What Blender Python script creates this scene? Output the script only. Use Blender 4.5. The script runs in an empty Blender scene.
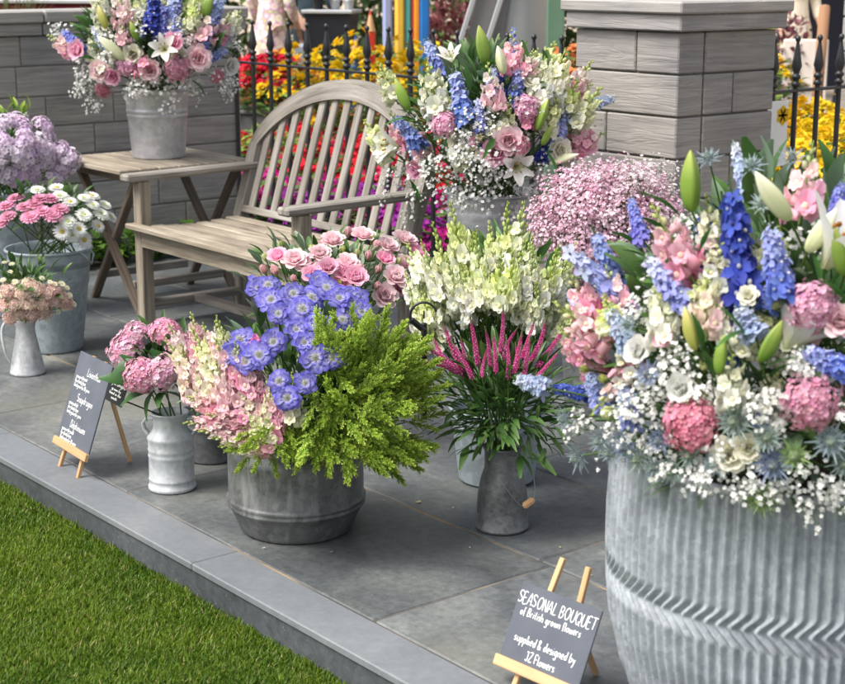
import bpy, math, random
import numpy as np
from mathutils import Vector as V, Matrix as Mx, Quaternion, noise
R = random.Random(11)
S = bpy.context.scene; COL = S.collection
PI = math.pi; rad = math.radians
# ------------------------------------------------------------------ camera model (photo pixels, 845 x 684)
F = 1600.0; H = 1.5; P = rad(13.3); AZ = rad(38.5)
s_, c_ = math.sin(AZ), math.cos(AZ)
def ray(x, y):
    u = (x-422.5)/F; v = (y-342)/F
    a, b, c = u, math.cos(P)-v*math.sin(P), -math.sin(P)-v*math.cos(P)
    return V((a*s_-b*c_, a*c_+b*s_, c))
EYE = V((0, 0, H))
def at(x, y, d): return EYE+ray(x, y)*d
def onz(x, y, z=0.0): r = ray(x, y); return EYE+r*((z-H)/r.z)
def ony(x, y, yy): r = ray(x, y); return EYE+r*(yy/r.y)
def onx(x, y, xx): r = ray(x, y); return EYE+r*(xx/r.x)
def dep(p): q = V(p)-EYE; return (-q.x*c_+q.y*s_)*math.cos(P)-q.z*math.sin(P)
def dome(px, py, c, r):
    """where the line of sight through a pixel meets an ellipsoid (or passes it closest); point and outward normal"""
    d = ray(px, py); c = V(c)
    k = V((1/r[0], 1/r[1], 1/r[2]))
    o = V([(EYE[i]-c[i])*k[i] for i in range(3)]); e = V([d[i]*k[i] for i in range(3)])
    A = e.dot(e); B = o.dot(e); C = o.dot(o)-1; D = B*B-A*C
    t = (-B-math.sqrt(D))/A if D > 0 else -B/A
    p = EYE+d*t
    n = V([(p[i]-c[i])*k[i]*k[i] for i in range(3)]).normalized()
    return p, n
cd = bpy.data.cameras.new('camera'); cam = bpy.data.objects.new('camera', cd); COL.objects.link(cam)
fwd = ray(422.5, 342); cam.location = EYE; cam.rotation_euler = fwd.to_track_quat('-Z', 'Y').to_euler()
cd.sensor_width = 36; cd.lens = 36*F/845; cd.clip_end = 500; cd.clip_start = 0.05
cd.dof.use_dof = True; cd.dof.focus_distance = 4.5; cd.dof.aperture_fstop = 6.5
S.camera = cam
# ------------------------------------------------------------------ materials
def newmat(name):
    m = bpy.data.materials.new(name); m.use_nodes = True
    n = m.node_tree; b = n.nodes['Principled BSDF']; return m, n, b
def nd(n, t, **kw):
    x = n.nodes.new(t)
    for k, v in kw.items():
        if k in x.inputs: x.inputs[k].default_value = v
        else: setattr(x, k, v)
    return x
def ramp(n, stops):
    r = n.nodes.new('ShaderNodeValToRGB'); e = r.color_ramp.elements
    while len(e) < len(stops): e.new(0.5)
    for i, (p, c) in enumerate(stops): e[i].position = p; e[i].color = (*c, 1)
    return r
def L(n, a, b): n.links.new(a, b)
def coords(n, kind='Object', sc=(1, 1, 1)):
    t = n.nodes.new('ShaderNodeTexCoord'); m = n.nodes.new('ShaderNodeMapping'); m.inputs['Scale'].default_value = sc
    L(n, t.outputs[kind], m.inputs['Vector']); return m.outputs['Vector']
def mixc(n, fac, a, b, mode='MIX'):
    m = n.nodes.new('ShaderNodeMix'); m.data_type = 'RGBA'; m.blend_type = mode
    if isinstance(fac, (int, float)): m.inputs[0].default_value = fac
    else: L(n, fac, m.inputs[0])
    for s, x in ((6, a), (7, b)):
        if isinstance(x, tuple): m.inputs[s].default_value = (*x, 1)
        else: L(n, x, m.inputs[s])
    return m.outputs[2]
def bump(n, b, h, strength=.3, dist=.01):
    x = n.nodes.new('ShaderNodeBump'); x.inputs['Strength'].default_value = strength; x.inputs['Distance'].default_value = dist
    L(n, h, x.inputs['Height']); L(n, x.outputs[0], b.inputs['Normal'])
def attr_mat(name, rough, transl, spec=.3, tint=None):
    m, n, b = newmat(name)
    a = nd(n, 'ShaderNodeAttribute', attribute_name='Col')
    oi = n.nodes.new('ShaderNodeObjectInfo')
    hs = n.nodes.new('ShaderNodeHueSaturation')
    mr = nd(n, 'ShaderNodeMapRange'); mr.inputs[3].default_value = .86; mr.inputs[4].default_value = 1.1
    L(n, oi.outputs['Random'], mr.inputs[0]); L(n, mr.outputs[0], hs.inputs['Value']); L(n, a.outputs['Color'], hs.inputs['Color'])
    col = hs.outputs[0]
    L(n, col, b.inputs['Base Color']); b.inputs['Roughness'].default_value = rough; b.inputs['Specular IOR Level'].default_value = spec
    t = n.nodes.new('ShaderNodeBsdfTranslucent'); L(n, col, t.inputs[0])
    mx = n.nodes.new('ShaderNodeMixShader'); mx.inputs[0].default_value = transl
    L(n, b.outputs[0], mx.inputs[1]); L(n, t.outputs[0], mx.inputs[2])
    L(n, mx.outputs[0], n.nodes['Material Output'].inputs[0]); return m
PETAL = attr_mat('petal', .6, .42, .2)
LEAF = attr_mat('leaf', .42, .3, .4)
BLADE = attr_mat('grass blade', .5, .3, .25)
def galv(name, c1, c2, rough=.5, metal=.45, sc=14, streak=False, dirt=(.1, .1, .1), dfac=.3):
    m, n, b = newmat(name)
    v = coords(n)
    vo = nd(n, 'ShaderNodeTexVoronoi', Scale=sc*3.2); L(n, v, vo.inputs['Vector'])
    no = nd(n, 'ShaderNodeTexNoise', Scale=sc*.55, Detail=9, Roughness=.7); L(n, v, no.inputs['Vector'])
    base = ramp(n, [(.3, c1), (.7, c2)]); L(n, no.outputs[0], base.inputs[0])
    bw = n.nodes.new('ShaderNodeRGBToBW'); L(n, vo.outputs['Color'], bw.inputs[0]); sp = mixc(n, .3, base.outputs[0], bw.outputs[0], 'SOFT_LIGHT')
    v2 = coords(n, 'Object', (1, 1, .22 if streak else .8))
    n2 = nd(n, 'ShaderNodeTexNoise', Scale=sc*1.7, Detail=6, Roughness=.65); L(n, v2, n2.inputs['Vector'])
    r2 = ramp(n, [(.5, (0, 0, 0)), (.72, (1, 1, 1))]); L(n, n2.outputs[0], r2.inputs[0])
    ml = nd(n, 'ShaderNodeMath', operation='MULTIPLY'); L(n, r2.outputs[0], ml.inputs[0]); ml.inputs[1].default_value = dfac
    L(n, mixc(n, ml.outputs[0], sp, dirt), b.inputs['Base Color'])
    rr = ramp(n, [(.3, (rough-.12,)*3), (.7, (rough+.15,)*3)]); L(n, no.outputs[0], rr.inputs[0]); L(n, rr.outputs[0], b.inputs['Roughness'])
    b.inputs['Metallic'].default_value = metal
    bump(n, b, n2.outputs[0], .12, .003); return m
Z_VASE = galv('galvanised planter', (.25, .275, .305), (.385, .415, .45), .72, .06, 28, True, (.15, .165, .185), .55)
Z_TUB = galv('galvanised tub', (.075, .08, .08), (.2, .205, .205), .4, .5, 18, True, (.4, .41, .41), .55)
Z_LIGHT = galv('pale zinc', (.42, .44, .46), (.62, .64, .66), .5, .25, 22, True, (.25, .26, .27), .45)
Z_BLUE = galv('blue grey zinc', (.26, .31, .34), (.38, .43, .46), .5, .3, 14, True, (.2, .22, .23), .4)
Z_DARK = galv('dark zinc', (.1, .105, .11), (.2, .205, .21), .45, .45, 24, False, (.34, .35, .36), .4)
Z_POT = galv('silver zinc', (.4, .41, .44), (.58, .58, .6), .42, .45, 12, True, (.3, .31, .33), .3)
def wood(name, dark, mid, light, gs=1.0, rough=.75, bs=.4):
    m, n, b = newmat(name)
    v = coords(n, 'UV', (3.0*gs, 55*gs, 1))
    no = nd(n, 'ShaderNodeTexNoise', Scale=1.0, Detail=7, Roughness=.65, Distortion=.6); L(n, v, no.inputs['Vector'])
    r = ramp(n, [(.3, dark), (.5, mid), (.72, light)]); L(n, no.outputs[0], r.inputs[0])
    v2 = coords(n, 'UV', (2.2, 7, 1)); n2 = nd(n, 'ShaderNodeTexNoise', Scale=1.0, Detail=3); L(n, v2, n2.inputs['Vector'])
    r2 = ramp(n, [(.35, (.72, .7, .68)), (.65, (1.1, 1.1, 1.1))]); L(n, n2.outputs[0], r2.inputs[0])
    L(n, mixc(n, 1.0, r.outputs[0], r2.outputs[0], 'MULTIPLY'), b.inputs['Base Color'])
    b.inputs['Roughness'].default_value = rough; b.inputs['Specular IOR Level'].default_value = .25
    bump(n, b, no.outputs[0], bs, .002); return m
W_BENCH = wood('weathered teak', (.13, .118, .102), (.25, .23, .205), (.385, .36, .328))
W_SEAT = wood('weathered teak seat', (.15, .125, .096), (.31, .266, .208), (.47, .415, .335))
W_TABLE = wood('dark weathered teak', (.09, .07, .055), (.17, .135, .105), (.26, .22, .18))
W_PINE = wood('new pine', (.5, .29, .14), (.62, .38, .2), (.7, .46, .27), .7, .55, .1)
W_POST = wood('brown post', (.24, .13, .07), (.36, .2, .11), (.45, .27, .16))
def stone(name, cols, lines=True):
    m, n, b = newmat(name)
    v = coords(n, 'UV', (2.2, 40, 1))
    no = nd(n, 'ShaderNodeTexNoise', Scale=1.0, Detail=6, Roughness=.62, Distortion=1.2); L(n, v, no.inputs['Vector'])
    v3 = coords(n, 'UV', (1.2, 16, 1))
    wv = nd(n, 'ShaderNodeTexNoise', Scale=1.0, Detail=2, Roughness=.5, Distortion=2.5); L(n, v3, wv.inputs['Vector'])
    cr = ramp(n, [(.455, (1, 1, 1)), (.49, (0, 0, 0)), (.51, (0, 0, 0)), (.545, (1, 1, 1))]); L(n, wv.outputs[0], cr.inputs[0])
    a = nd(n, 'ShaderNodeAttribute', attribute_name='Col')
    r = ramp(n, cols); L(n, no.outputs[0], r.inputs[0])
    c = mixc(n, 1.0, r.outputs[0], a.outputs['Color'], 'MULTIPLY')
    v2 = coords(n); n2 = nd(n, 'ShaderNodeTexNoise', Scale=3.2, Detail=4); L(n, v2, n2.inputs['Vector'])
    r2 = ramp(n, [(.3, (.8, .8, .83)), (.7, (1.12, 1.08, 1.02))]); L(n, n2.outputs[0], r2.inputs[0])
    c = mixc(n, 1.0, c, r2.outputs[0], 'MULTIPLY')
    L(n, c, b.inputs['Base Color']); b.inputs['Roughness'].default_value = .85
    ad = nd(n, 'ShaderNodeMath', operation='MULTIPLY_ADD'); L(n, cr.outputs[0], ad.inputs[0]); ad.inputs[1].default_value = .45; L(n, no.outputs[0], ad.inputs[2])
    bump(n, b, ad.outputs[0], .42, .005); return m
STONE = stone('timber grained stone', [(.28, (.2, .19, .182)), (.5, (.29, .278, .265)), (.74, (.38, .364, .348))])
COPE = stone('coping stone', [(.3, (.24, .23, .225)), (.5, (.33, .32, .31)), (.7, (.41, .4, .385))])
def slate(name, cols, rust=.0, gr=(.66, 1.3)):
    m, n, b = newmat(name)
    v = coords(n)
    no = nd(n, 'ShaderNodeTexNoise', Scale=2.3, Detail=9, Roughness=.62, Distortion=.8); L(n, v, no.inputs['Vector'])
    r = ramp(n, cols); L(n, no.outputs[0], r.inputs[0])
    a = nd(n, 'ShaderNodeAttribute', attribute_name='Col')
    c = mixc(n, 1.0, r.outputs[0], a.outputs['Color'], 'MULTIPLY')
    n2 = nd(n, 'ShaderNodeTexNoise', Scale=38, Detail=6, Roughness=.7); L(n, v, n2.inputs['Vector'])
    r2 = ramp(n, [(.3, (gr[0],)*3), (.7, (gr[1],)*3)]); L(n, n2.outputs[0], r2.inputs[0])
    c = mixc(n, 1.0, c, r2.outputs[0], 'MULTIPLY')
    n4 = nd(n, 'ShaderNodeTexNoise', Scale=150, Detail=2); L(n, v, n4.inputs['Vector'])
    r4 = ramp(n, [(.66, (0, 0, 0)), (.76, (.3,)*3)]); L(n, n4.outputs[0], r4.inputs[0])
    c = mixc(n, r4.outputs[0], c, (.42, .42, .4))
    if rust:
        n3 = nd(n, 'ShaderNodeTexNoise', Scale=1.7, Detail=6, Roughness=.6); L(n, v, n3.inputs['Vector'])
        r3 = ramp(n, [(.5, (0, 0, 0)), (.74, (rust,)*3)]); L(n, n3.outputs[0], r3.inputs[0])
        c = mixc(n, r3.outputs[0], c, (.17, .165, .125))
    L(n, c, b.inputs['Base Color'])
    rr = ramp(n, [(.3, (.42,)*3), (.7, (.62,)*3)]); L(n, no.outputs[0], rr.inputs[0]); L(n, rr.outputs[0], b.inputs['Roughness'])
    ad = nd(n, 'ShaderNodeMath', operation='MULTIPLY_ADD'); L(n, n2.outputs[0], ad.inputs[0]); ad.inputs[1].default_value = .35; L(n, no.outputs[0], ad.inputs[2])
    bump(n, b, ad.outputs[0], .35, .006); return m
SLATE = slate('slate paving', [(.3, (.044, .048, .052)), (.46, (.076, .082, .085)), (.6, (.108, .115, .112)), (.74, (.18, .185, .165))], .6)
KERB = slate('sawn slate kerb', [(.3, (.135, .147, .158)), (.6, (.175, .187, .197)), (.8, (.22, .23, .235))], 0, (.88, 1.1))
KFACE = slate('darker kerb face', [(.3, (.05, .056, .063)), (.6, (.068, .075, .083)), (.8, (.09, .097, .105))])  # kerb face toned darker than its top stones
def joint_mat():
    m, n, b = newmat('sandy joint mortar'); v = coords(n)
    no = nd(n, 'ShaderNodeTexNoise', Scale=2.6, Detail=5); L(n, v, no.inputs['Vector'])
    r = ramp(n, [(.42, (.06, .058, .055)), (.52, (.13, .115, .095)), (.64, (.36, .24, .12))]); L(n, no.outputs[0], r.inputs[0])
    L(n, r.outputs[0], b.inputs['Base Color']); b.inputs['Roughness'].default_value = .95; return m
JOINT = joint_mat()
def plain(name, col, rough=.5, metal=0.0, var=.15, sc=8, spec=.4):
    m, n, b = newmat(name); v = coords(n)
    no = nd(n, 'ShaderNodeTexNoise', Scale=sc, Detail=5); L(n, v, no.inputs['Vector'])
    r = ramp(n, [(.3, tuple(x*(1-var) for x in col)), (.7, tuple(min(1, x*(1+var)) for x in col))]); L(n, no.outputs[0], r.inputs[0])
    L(n, r.outputs[0], b.inputs['Base Color']); b.inputs['Roughness'].default_value = rough
    b.inputs['Metallic'].default_value = metal; b.inputs['Specular IOR Level'].default_value = spec; return m
IRON = plain('black painted iron', (.018, .019, .022), .38, .0, .25, 30, .5)
BOARD = plain('chalkboard', (.105, .115, .14), .8, 0, .12, 12, .2)
BOARD_DK = plain('black chalkboard', (.03, .032, .036), .7, 0, .12, 12, .2)
CHALK = plain('white chalk ink', (.85, .85, .84), .9, 0, .05)
WIRE = plain('steel wire', (.25, .25, .25), .35, .8)
SOIL = plain('dark soil', (.035, .027, .02), .95, 0, .4, 20)
LAWNM = plain('lawn turf', (.06, .085, .016), .95, 0, .5, 26)
TAN = plain('tan gravel path', (.5, .4, .3), .95, 0, .12, 30)
BLACKP = plain('black plastic', (.014, .016, .022), .45, 0, .2)
SKIN = plain('skin', (.55, .33, .24), .55, 0, .06)
HAIR = plain('brown hair', (.07, .04, .025), .6, 0, .3)
DENIM = plain('dark teal cloth', (.02, .04, .055), .8, 0, .3)
CREAM = plain('cream knit', (.68, .6, .48), .9, 0, .1, 30)
NAVY = plain('navy cloth', (.016, .018, .035), .8, 0, .2)
GREENM = plain('green painted post', (.11, .2, .13), .5, 0, .08)
STEEL = plain('brushed pale steel', (.42, .43, .44), .4, .35, .08, 3)
STEEL_DK = plain('dark steel panel', (.2, .19, .19), .5, .3, .1, 3)  # darker steel tone, for the leaning panel only
REDC = plain('dark red cloth', (.16, .015, .025), .8, 0, .2)
WHITEM = plain('white card', (.78, .78, .77), .7, 0, .03)
TERRA = plain('terracotta', (.55, .16, .06), .8, 0, .2, 12)
def floral_mat():
    m, n, b = newmat('floral print'); v = coords(n)
    vo = nd(n, 'ShaderNodeTexVoronoi', Scale=15); L(n, v, vo.inputs['Vector'])
    cr = ramp(n, [(.0, (.75, .45, .12)), (.25, (.85, .75, .62)), (.5, (.78, .6, .55)), (.62, (.5, .2, .5)), (.68, (.4, .42, .15)), (.9, (.75, .68, .5))])
    L(n, vo.outputs['Distance'], cr.inputs[0])
    L(n, mixc(n, .25, cr.outputs[0], vo.outputs['Color'], 'SOFT_LIGHT'), b.inputs['Base Color']); b.inputs['Roughness'].default_value = .85; return m
FLORAL = floral_mat()
# ------------------------------------------------------------------ mesh builder
class MB:
    def __init__(s): s.v = []; s.f = []; s.c = []; s.uv = {}; s.smooth = []
    def add(s, vs, fs, col, uvs=None, smooth=True):
        o = len(s.v); s.v += [tuple(p) for p in vs]
        s.c += list(col) if isinstance(col, list) else [tuple(col)]*len(vs)
        for i, f in enumerate(fs):
            if uvs: s.uv[len(s.f)] = uvs[i]
            s.f.append([o+k for k in f]); s.smooth.append(smooth)
    def mesh(s, name, mat):
        me = bpy.data.meshes.new(name); me.from_pydata(s.v, [], s.f)
        a = me.color_attributes.new('Col', 'FLOAT_COLOR', 'POINT')
        a.data.foreach_set('color', np.array([(c[0], c[1], c[2], 1) for c in s.c], 'f').ravel())
        if s.uv:
            ul = me.uv_layers.new(name='UVMap'); buf = np.zeros(len(me.loops)*2, 'f'); k = 0
            for i, f in enumerate(s.f):
                u = s.uv.get(i)
                for j in range(len(f)):
                    if u: buf[2*k] = u[j][0]; buf[2*k+1] = u[j][1]
                    k += 1
            ul.data.foreach_set('uv', buf)
        me.polygons.foreach_set('use_smooth', s.smooth)
        me.materials.append(mat); me.update(); return me
    def build(s, name, mat, parent=None, loc=None, rot=None):
        return place(name, s.mesh(name, mat), parent, loc, rot)
def place(name, me, parent=None, loc=None, rot=None):
    o = bpy.data.objects.new(name, me); COL.objects.link(o)
    if loc is not None: o.location = loc
    if rot is not None: o.rotation_euler = rot
    if parent: o.parent = parent
    return o
def empty(name, loc=(0, 0, 0), rz=0.0):
    o = bpy.data.objects.new(name, None); COL.objects.link(o); o.location = loc; o.rotation_euler = (0, 0, rz); o.empty_display_size = .05; return o
def tag(o, label, cat, group=None):
    o['label'] = label; o['category'] = cat
    if group: o['group'] = group
    return o
def kind(o, k): o['kind'] = k; return o
def box(mb, c, size, M=None, col=(1, 1, 1), bev=0.0, axis=None):
    """box with optional chamfer, UV along its longest side (metres)"""
    hx, hy, hz = [q/2 for q in size]; c = V(c); b = bev
    off = R.random()*40
    ax = axis if axis is not None else max(range(3), key=lambda i: size[i])
    if b <= 0:
        vs = [V((x, y, z)) for x in (-hx, hx) for y in (-hy, hy) for z in (-hz, hz)]
        fs = [(0, 1, 3, 2), (4, 6, 7, 5), (0, 4, 5, 1), (2, 3, 7, 6), (0, 2, 6, 4), (1, 5, 7, 3)]
    else:
        vs = []; idx = {}
        for sx in (-1, 1):
            for sy in (-1, 1):
                for sz in (-1, 1):
                    for k in range(3):
                        p = [sx*hx, sy*hy, sz*hz]
                        for j in range(3):
                            if j != k: p[j] -= math.copysign(b, p[j])
                        idx[(sx, sy, sz, k)] = len(vs); vs.append(V(p))
        fs = []
        for k in range(3):
            for sg in (-1, 1):
                o = [q for q in range(3) if q != k]; loop = []
                for (a, d) in ((-1, -1), (1, -1), (1, 1), (-1, 1)):
                    s3 = [0, 0, 0]; s3[k] = sg; s3[o[0]] = a; s3[o[1]] = d; loop.append(idx[(*s3, k)])
                fs.append(tuple(loop))
        for k in range(3):
            o = [q for q in range(3) if q != k]
            for a in (-1, 1):
                for d in (-1, 1):
                    def I(e, kk):
                        s3 = [0, 0, 0]; s3[k] = e; s3[o[0]] = a; s3[o[1]] = d; return idx[(*s3, kk)]
                    fs.append((I(-1, o[0]), I(1, o[0]), I(1, o[1]), I(-1, o[1])))
        for sx in (-1, 1):
            for sy in (-1, 1):
                for sz in (-1, 1): fs.append(tuple(idx[(sx, sy, sz, k)] for k in range(3)))
        fx = []
        for f in fs:      # outward winding
            ce = sum((vs[i] for i in f), V())/len(f)
            nn = (vs[f[1]]-vs[f[0]]).cross(vs[f[2]]-vs[f[0]])
            fx.append(f if nn.dot(ce) > 0 else tuple(reversed(f)))
        fs = fx
    o2 = [q for q in range(3) if q != ax]
    uvs = []
    for f in fs:
        nn = (vs[f[1]]-vs[f[0]]).cross(vs[f[2]]-vs[f[0]])
        w = o2[0] if abs(nn[o2[0]]) < abs(nn[o2[1]]) else o2[1]
        if abs(nn[ax]) > max(abs(nn[o2[0]]), abs(nn[o2[1]])): uvs.append([(off+vs[i][o2[0]], off+vs[i][o2[1]]) for i in f])
        else: uvs.append([(off+vs[i][ax], off*1.7+vs[i][w]) for i in f])
    T = (M or Mx.Identity(4))@Mx.Translation(c)
    mb.add([T@p for p in vs], fs, col, uvs, False)
def beam(mb, a, b, w, t, up=(0, 0, 1), bev=.003, col=(1, 1, 1)):
    a, b = V(a), V(b); z = (b-a); l = z.length; z.normalize(); x = V(up).cross(z)
    if x.length < 1e-4: x = V((1, 0, 0))
    x.normalize(); y = z.cross(x)
    M = Mx((x, y, z)).transposed().to_4x4(); M.translation = (a+b)/2
    box(mb, (0, 0, 0), (w, t, l), M, col, bev, 2)
def tube(mb, pts, r0, r1=None, col=(1, 1, 1), n=5, col1=None, cap=False):
    pts = [V(p) for p in pts]; r1 = r0 if r1 is None else r1; m = len(pts); vs = []; cs = []
    x = None
    for i, p in enumerate(pts):
        t = (pts[min(i+1, m-1)]-pts[max(i-1, 0)]).normalized()
        if x is None: x = t.orthogonal().normalized()
        x = (x-t*x.dot(t)).normalized(); y = t.cross(x); k = i/max(1, m-1); r = r0+(r1-r0)*k
        for j in range(n):
            a = 2*PI*j/n; vs.append(p+(x*math.cos(a)+y*math.sin(a))*r)
            cs.append(tuple(col[q]+((col1 or col)[q]-col[q])*k for q in range(3)))
    fs = [(i*n+j, i*n+(j+1) % n, (i+1)*n+(j+1) % n, (i+1)*n+j) for i in range(m-1) for j in range(n)]
    if cap: fs += [tuple(reversed(range(n))), tuple(range((m-1)*n, m*n))]
    mb.add(vs, fs, cs)
def bez(a, b, c, n=6): return [a*(1-t)**2+b*2*t*(1-t)+c*t*t for t in [i/n for i in range(n+1)]]
def lathe(mb, prof, n=40, M=None, col=(1, 1, 1), smooth=True, rfun=None):
    vs = []; cs = []
    for k, pr in enumerate(prof):
        r, z = pr[0], pr[1]; cc = pr[2] if len(pr) > 2 else col
        for j in range(n):
            a = 2*PI*j/n; q = rfun(r, a, z) if rfun else r
            p = V((q*math.cos(a), q*math.sin(a), z)); vs.append(M@p if M else p); cs.append(cc)
    fs = [(i*n+j, i*n+(j+1) % n, (i+1)*n+(j+1) % n, (i+1)*n+j) for i in range(len(prof)-1) for j in range(n)]
    mb.add(vs, fs, cs, None, smooth)
def frame(pos, z, roll=0.0, sc=1.0):
    z = V(z).normalized(); q = z.to_track_quat('Z', 'Y'); M = q.to_matrix().to_4x4()@Mx.Rotation(roll, 4, 'Z')@Mx.Scale(sc, 4)
    M.translation = V(pos); return M
def lerp(a, b, t): return tuple(a[i]+(b[i]-a[i])*t for i in range(3))
def jit(c, a, rr=None):
    k = 1+(rr or R).uniform(-a, a); return tuple(max(0, min(.9, x*k*(1+(rr or R).uniform(-a*.3, a*.3)))) for x in c)
def petal(mb, M, Ln, W, c0, c1, curl=0.0, cup=.0, n=4, a0=0.0, peak=.6, c2=None, tipw=.25):
    """a petal from the origin along +X, its face to +Z; a0 raises it, curl bends it (+ up)"""
    x = z = 0.0; a = a0; vs = []; cs = []
    for i in range(n):
        t = i/(n-1)
        w = W*(math.sin(PI*min(1, (t/peak)*.5)) if t < peak else tipw+(1-tipw)*math.cos((t-peak)/(1-peak)*PI/2))*.5
        w = max(w, W*.12)
        h = cup*w
        vs += [M@V((x, -w, z+h)), M@V((x, 0, z)), M@V((x, w, z+h))]
        c = lerp(c0, c1, t) if not c2 else (lerp(c0, c2, t*2) if t < .5 else lerp(c2, c1, t*2-1)); cs += [c]*3
        d = Ln/(n-1); x += math.cos(a)*d; z += math.sin(a)*d; a += curl/(n-1)
    fs = []
    for i in range(n-1):
        o = i*3; fs += [(o, o+3, o+4, o+1), (o+1, o+4, o+5, o+2)]
    mb.add(vs, fs, cs)
ICO_V = []; ICO_F = []
def _ico():
    g = (1+5**.5)/2
    for a, b in ((-1, g), (1, g), (-1, -g), (1, -g)): ICO_V.append(V((a, b, 0)).normalized())
    for a, b in ((-1, g), (1, g), (-1, -g), (1, -g)): ICO_V.append(V((0, a, b)).normalized())
    for a, b in ((g, -1), (g, 1), (-g, -1), (-g, 1)): ICO_V.append(V((a, 0, b)).normalized())
    ICO_F.extend([(0, 11, 5), (0, 5, 1), (0, 1, 7), (0, 7, 10), (0, 10, 11), (1, 5, 9), (5, 11, 4), (11, 10, 2), (10, 7, 6), (7, 1, 8), (3, 9, 4), (3, 4, 2), (3, 2, 6), (3, 6, 8), (3, 8, 9), (4, 9, 5), (2, 4, 11), (6, 2, 10), (8, 6, 7), (9, 8, 1)])
_ico()
def blob(mb, p, r, col, z=1.0, dirn=None):
    p = V(p)
    if dirn is None: mb.add([p+V((v.x*r, v.y*r, v.z*r*z)) for v in ICO_V], ICO_F, col)
    else:
        M = frame(p, dirn); mb.add([M@V((v.x*r, v.y*r, v.z*r*z)) for v in ICO_V], ICO_F, col)
# ------------------------------------------------------------------ colours
GRN = (.09, .17, .035); DKGRN = (.03, .085, .02); LIME = (.3, .4, .05); YGRN = (.34, .42, .09); SAGE = (.2, .29, .2)
PINK = (.9, .32, .52); HOT = (.75, .1, .26); PALE = (.9, .62, .66); PEACH = (.9, .74, .7); WHITE = (.88, .88, .85); CREAMC = (.84, .82, .6)
DBLUE = (.015, .04, .46); MBLUE = (.08, .15, .58); LAV = (.25, .3, .68); VIOL = (.2, .18, .6); PBLUE = (.45, .54, .76)
# ------------------------------------------------------------------ flower templates (z = growing direction, unit length 1 unless said)
def t_delph(c0, c1, seed, Ln=1.0, w=.18, nf=36):
    r = random.Random(seed); mb = MB()
    for i in range(nf):
        t = (i+.3)/nf; z = t*.92*Ln; a = i*2.4
        rr = w*(1-.55*t**1.6)*r.uniform(.75, 1.2); c = lerp(c0, c1, min(1, max(0, t+r.uniform(-.25, .25))))
        d = V((math.cos(a), math.sin(a), .25+.3*t)); p = V((math.cos(a)*rr*.55, math.sin(a)*rr*.55, z))
        if t > .86: blob(mb, p, w*.2*(1.3-t), jit(lerp(c, YGRN, .4), .2, r), 1.5, d); continue
        M = frame(p, d+V((r.uniform(-.35, .35), r.uniform(-.35, .35), r.uniform(-.4, .35))), r.random()*6); s = w*(.9-.42*t)*r.uniform(.85, 1.15)
        for k in range(5):
            petal(mb, M@Mx.Rotation(k*2*PI/5, 4, 'Z'), s*r.uniform(.8, 1.2), s*.66, jit(c, .28, r), jit(lerp(c, (.6, .65, .85), .1), .28, r), -.3, .3, 4, .22)
        blob(mb, p+d.normalized()*s*.18, s*.15, r.choice([(.75, .75, .72), (.5, .5, .6), (.06, .05, .12)]))
    tube(mb, [(0, 0, -.05), (0, 0, .97*Ln)], .018, .008, GRN, 4)
    return mb.mesh('flower_spike', PETAL)
def snap_floret(mb, M, s, c0, c1, r):
    tube(mb, [M@V((0, 0, 0)), M@V((0, 0, s*.5))], s*.2, s*.3, c1, 6, lerp(c0, c1, .4))
    N = M@Mx.Translation((0, 0, s*.45))
    for a in (-.55, .55): petal(mb, N@Mx.Rotation(PI/2+a, 4, 'Z'), s*.72, s*.66, c0, jit(c0, .1, r), -.9, .25, 4, 1.25)
    for a in (-.85, 0, .85): petal(mb, N@Mx.Rotation(-PI/2+a, 4, 'Z'), s*.66, s*.6, lerp(c0, c1, .3), jit(c0, .12, r), -1.3, .3, 4, .9)
    blob(mb, N@V((0, -s*.14, s*.22)), s*.2, lerp(c1, (.85, .75, .4), .35))
def t_snap(c0, c1, tip, seed, w=.33, nf=17, full=.66):
    r = random.Random(seed); mb = MB(); mt = MB()
    for i in range(nf):
        t = (i+.3)/nf; a = i*2.4+r.uniform(-.3, .3); z = t*.96
        if t < full:
            k = t/full; s = w*(1.0-.42*k)*r.uniform(.88, 1.1); c = lerp(c0, c1, min(1, max(0, k*1.1+r.uniform(-.2, .2))))
            d = V((math.cos(a), math.sin(a), .25)); p = V((math.cos(a), math.sin(a), 0))*.025+V((0, 0, z))
            z3 = d.normalized(); x3 = V((0, 0, 1)).cross(z3).normalized(); y3 = z3.cross(x3)
            M = Mx((x3, y3, z3)).transposed().to_4x4(); M.translation = p
            snap_floret(mb, M, s, jit(c, .08, r), lerp(c, c1, .5), r)
        else:
            k = (t-full)/(1-full); s = w*(.24-.14*k); d = V((math.cos(a), math.sin(a), 1.0+k))
            blob(mt, V((math.cos(a)*s*.9, math.sin(a)*s*.9, z)), s*.62, jit(lerp(lerp(c1, tip, .6), tip, k), .15, r), 1.5, d)
            if i % 2: petal(mt, frame((0, 0, z), (-math.sin(a), math.cos(a), 0), 0)@Mx.Rotation(a, 4, 'Z'), s*1.3, s*.5, tip, tip, .3, .1, 3, .3)
    tube(mt, [(0, 0, -.08), (0, 0, .97)], .02, .01, GRN, 4, YGRN)
    return mb.mesh('flower_spike', PETAL), mt.mesh('bud_tip', LEAF)
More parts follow.
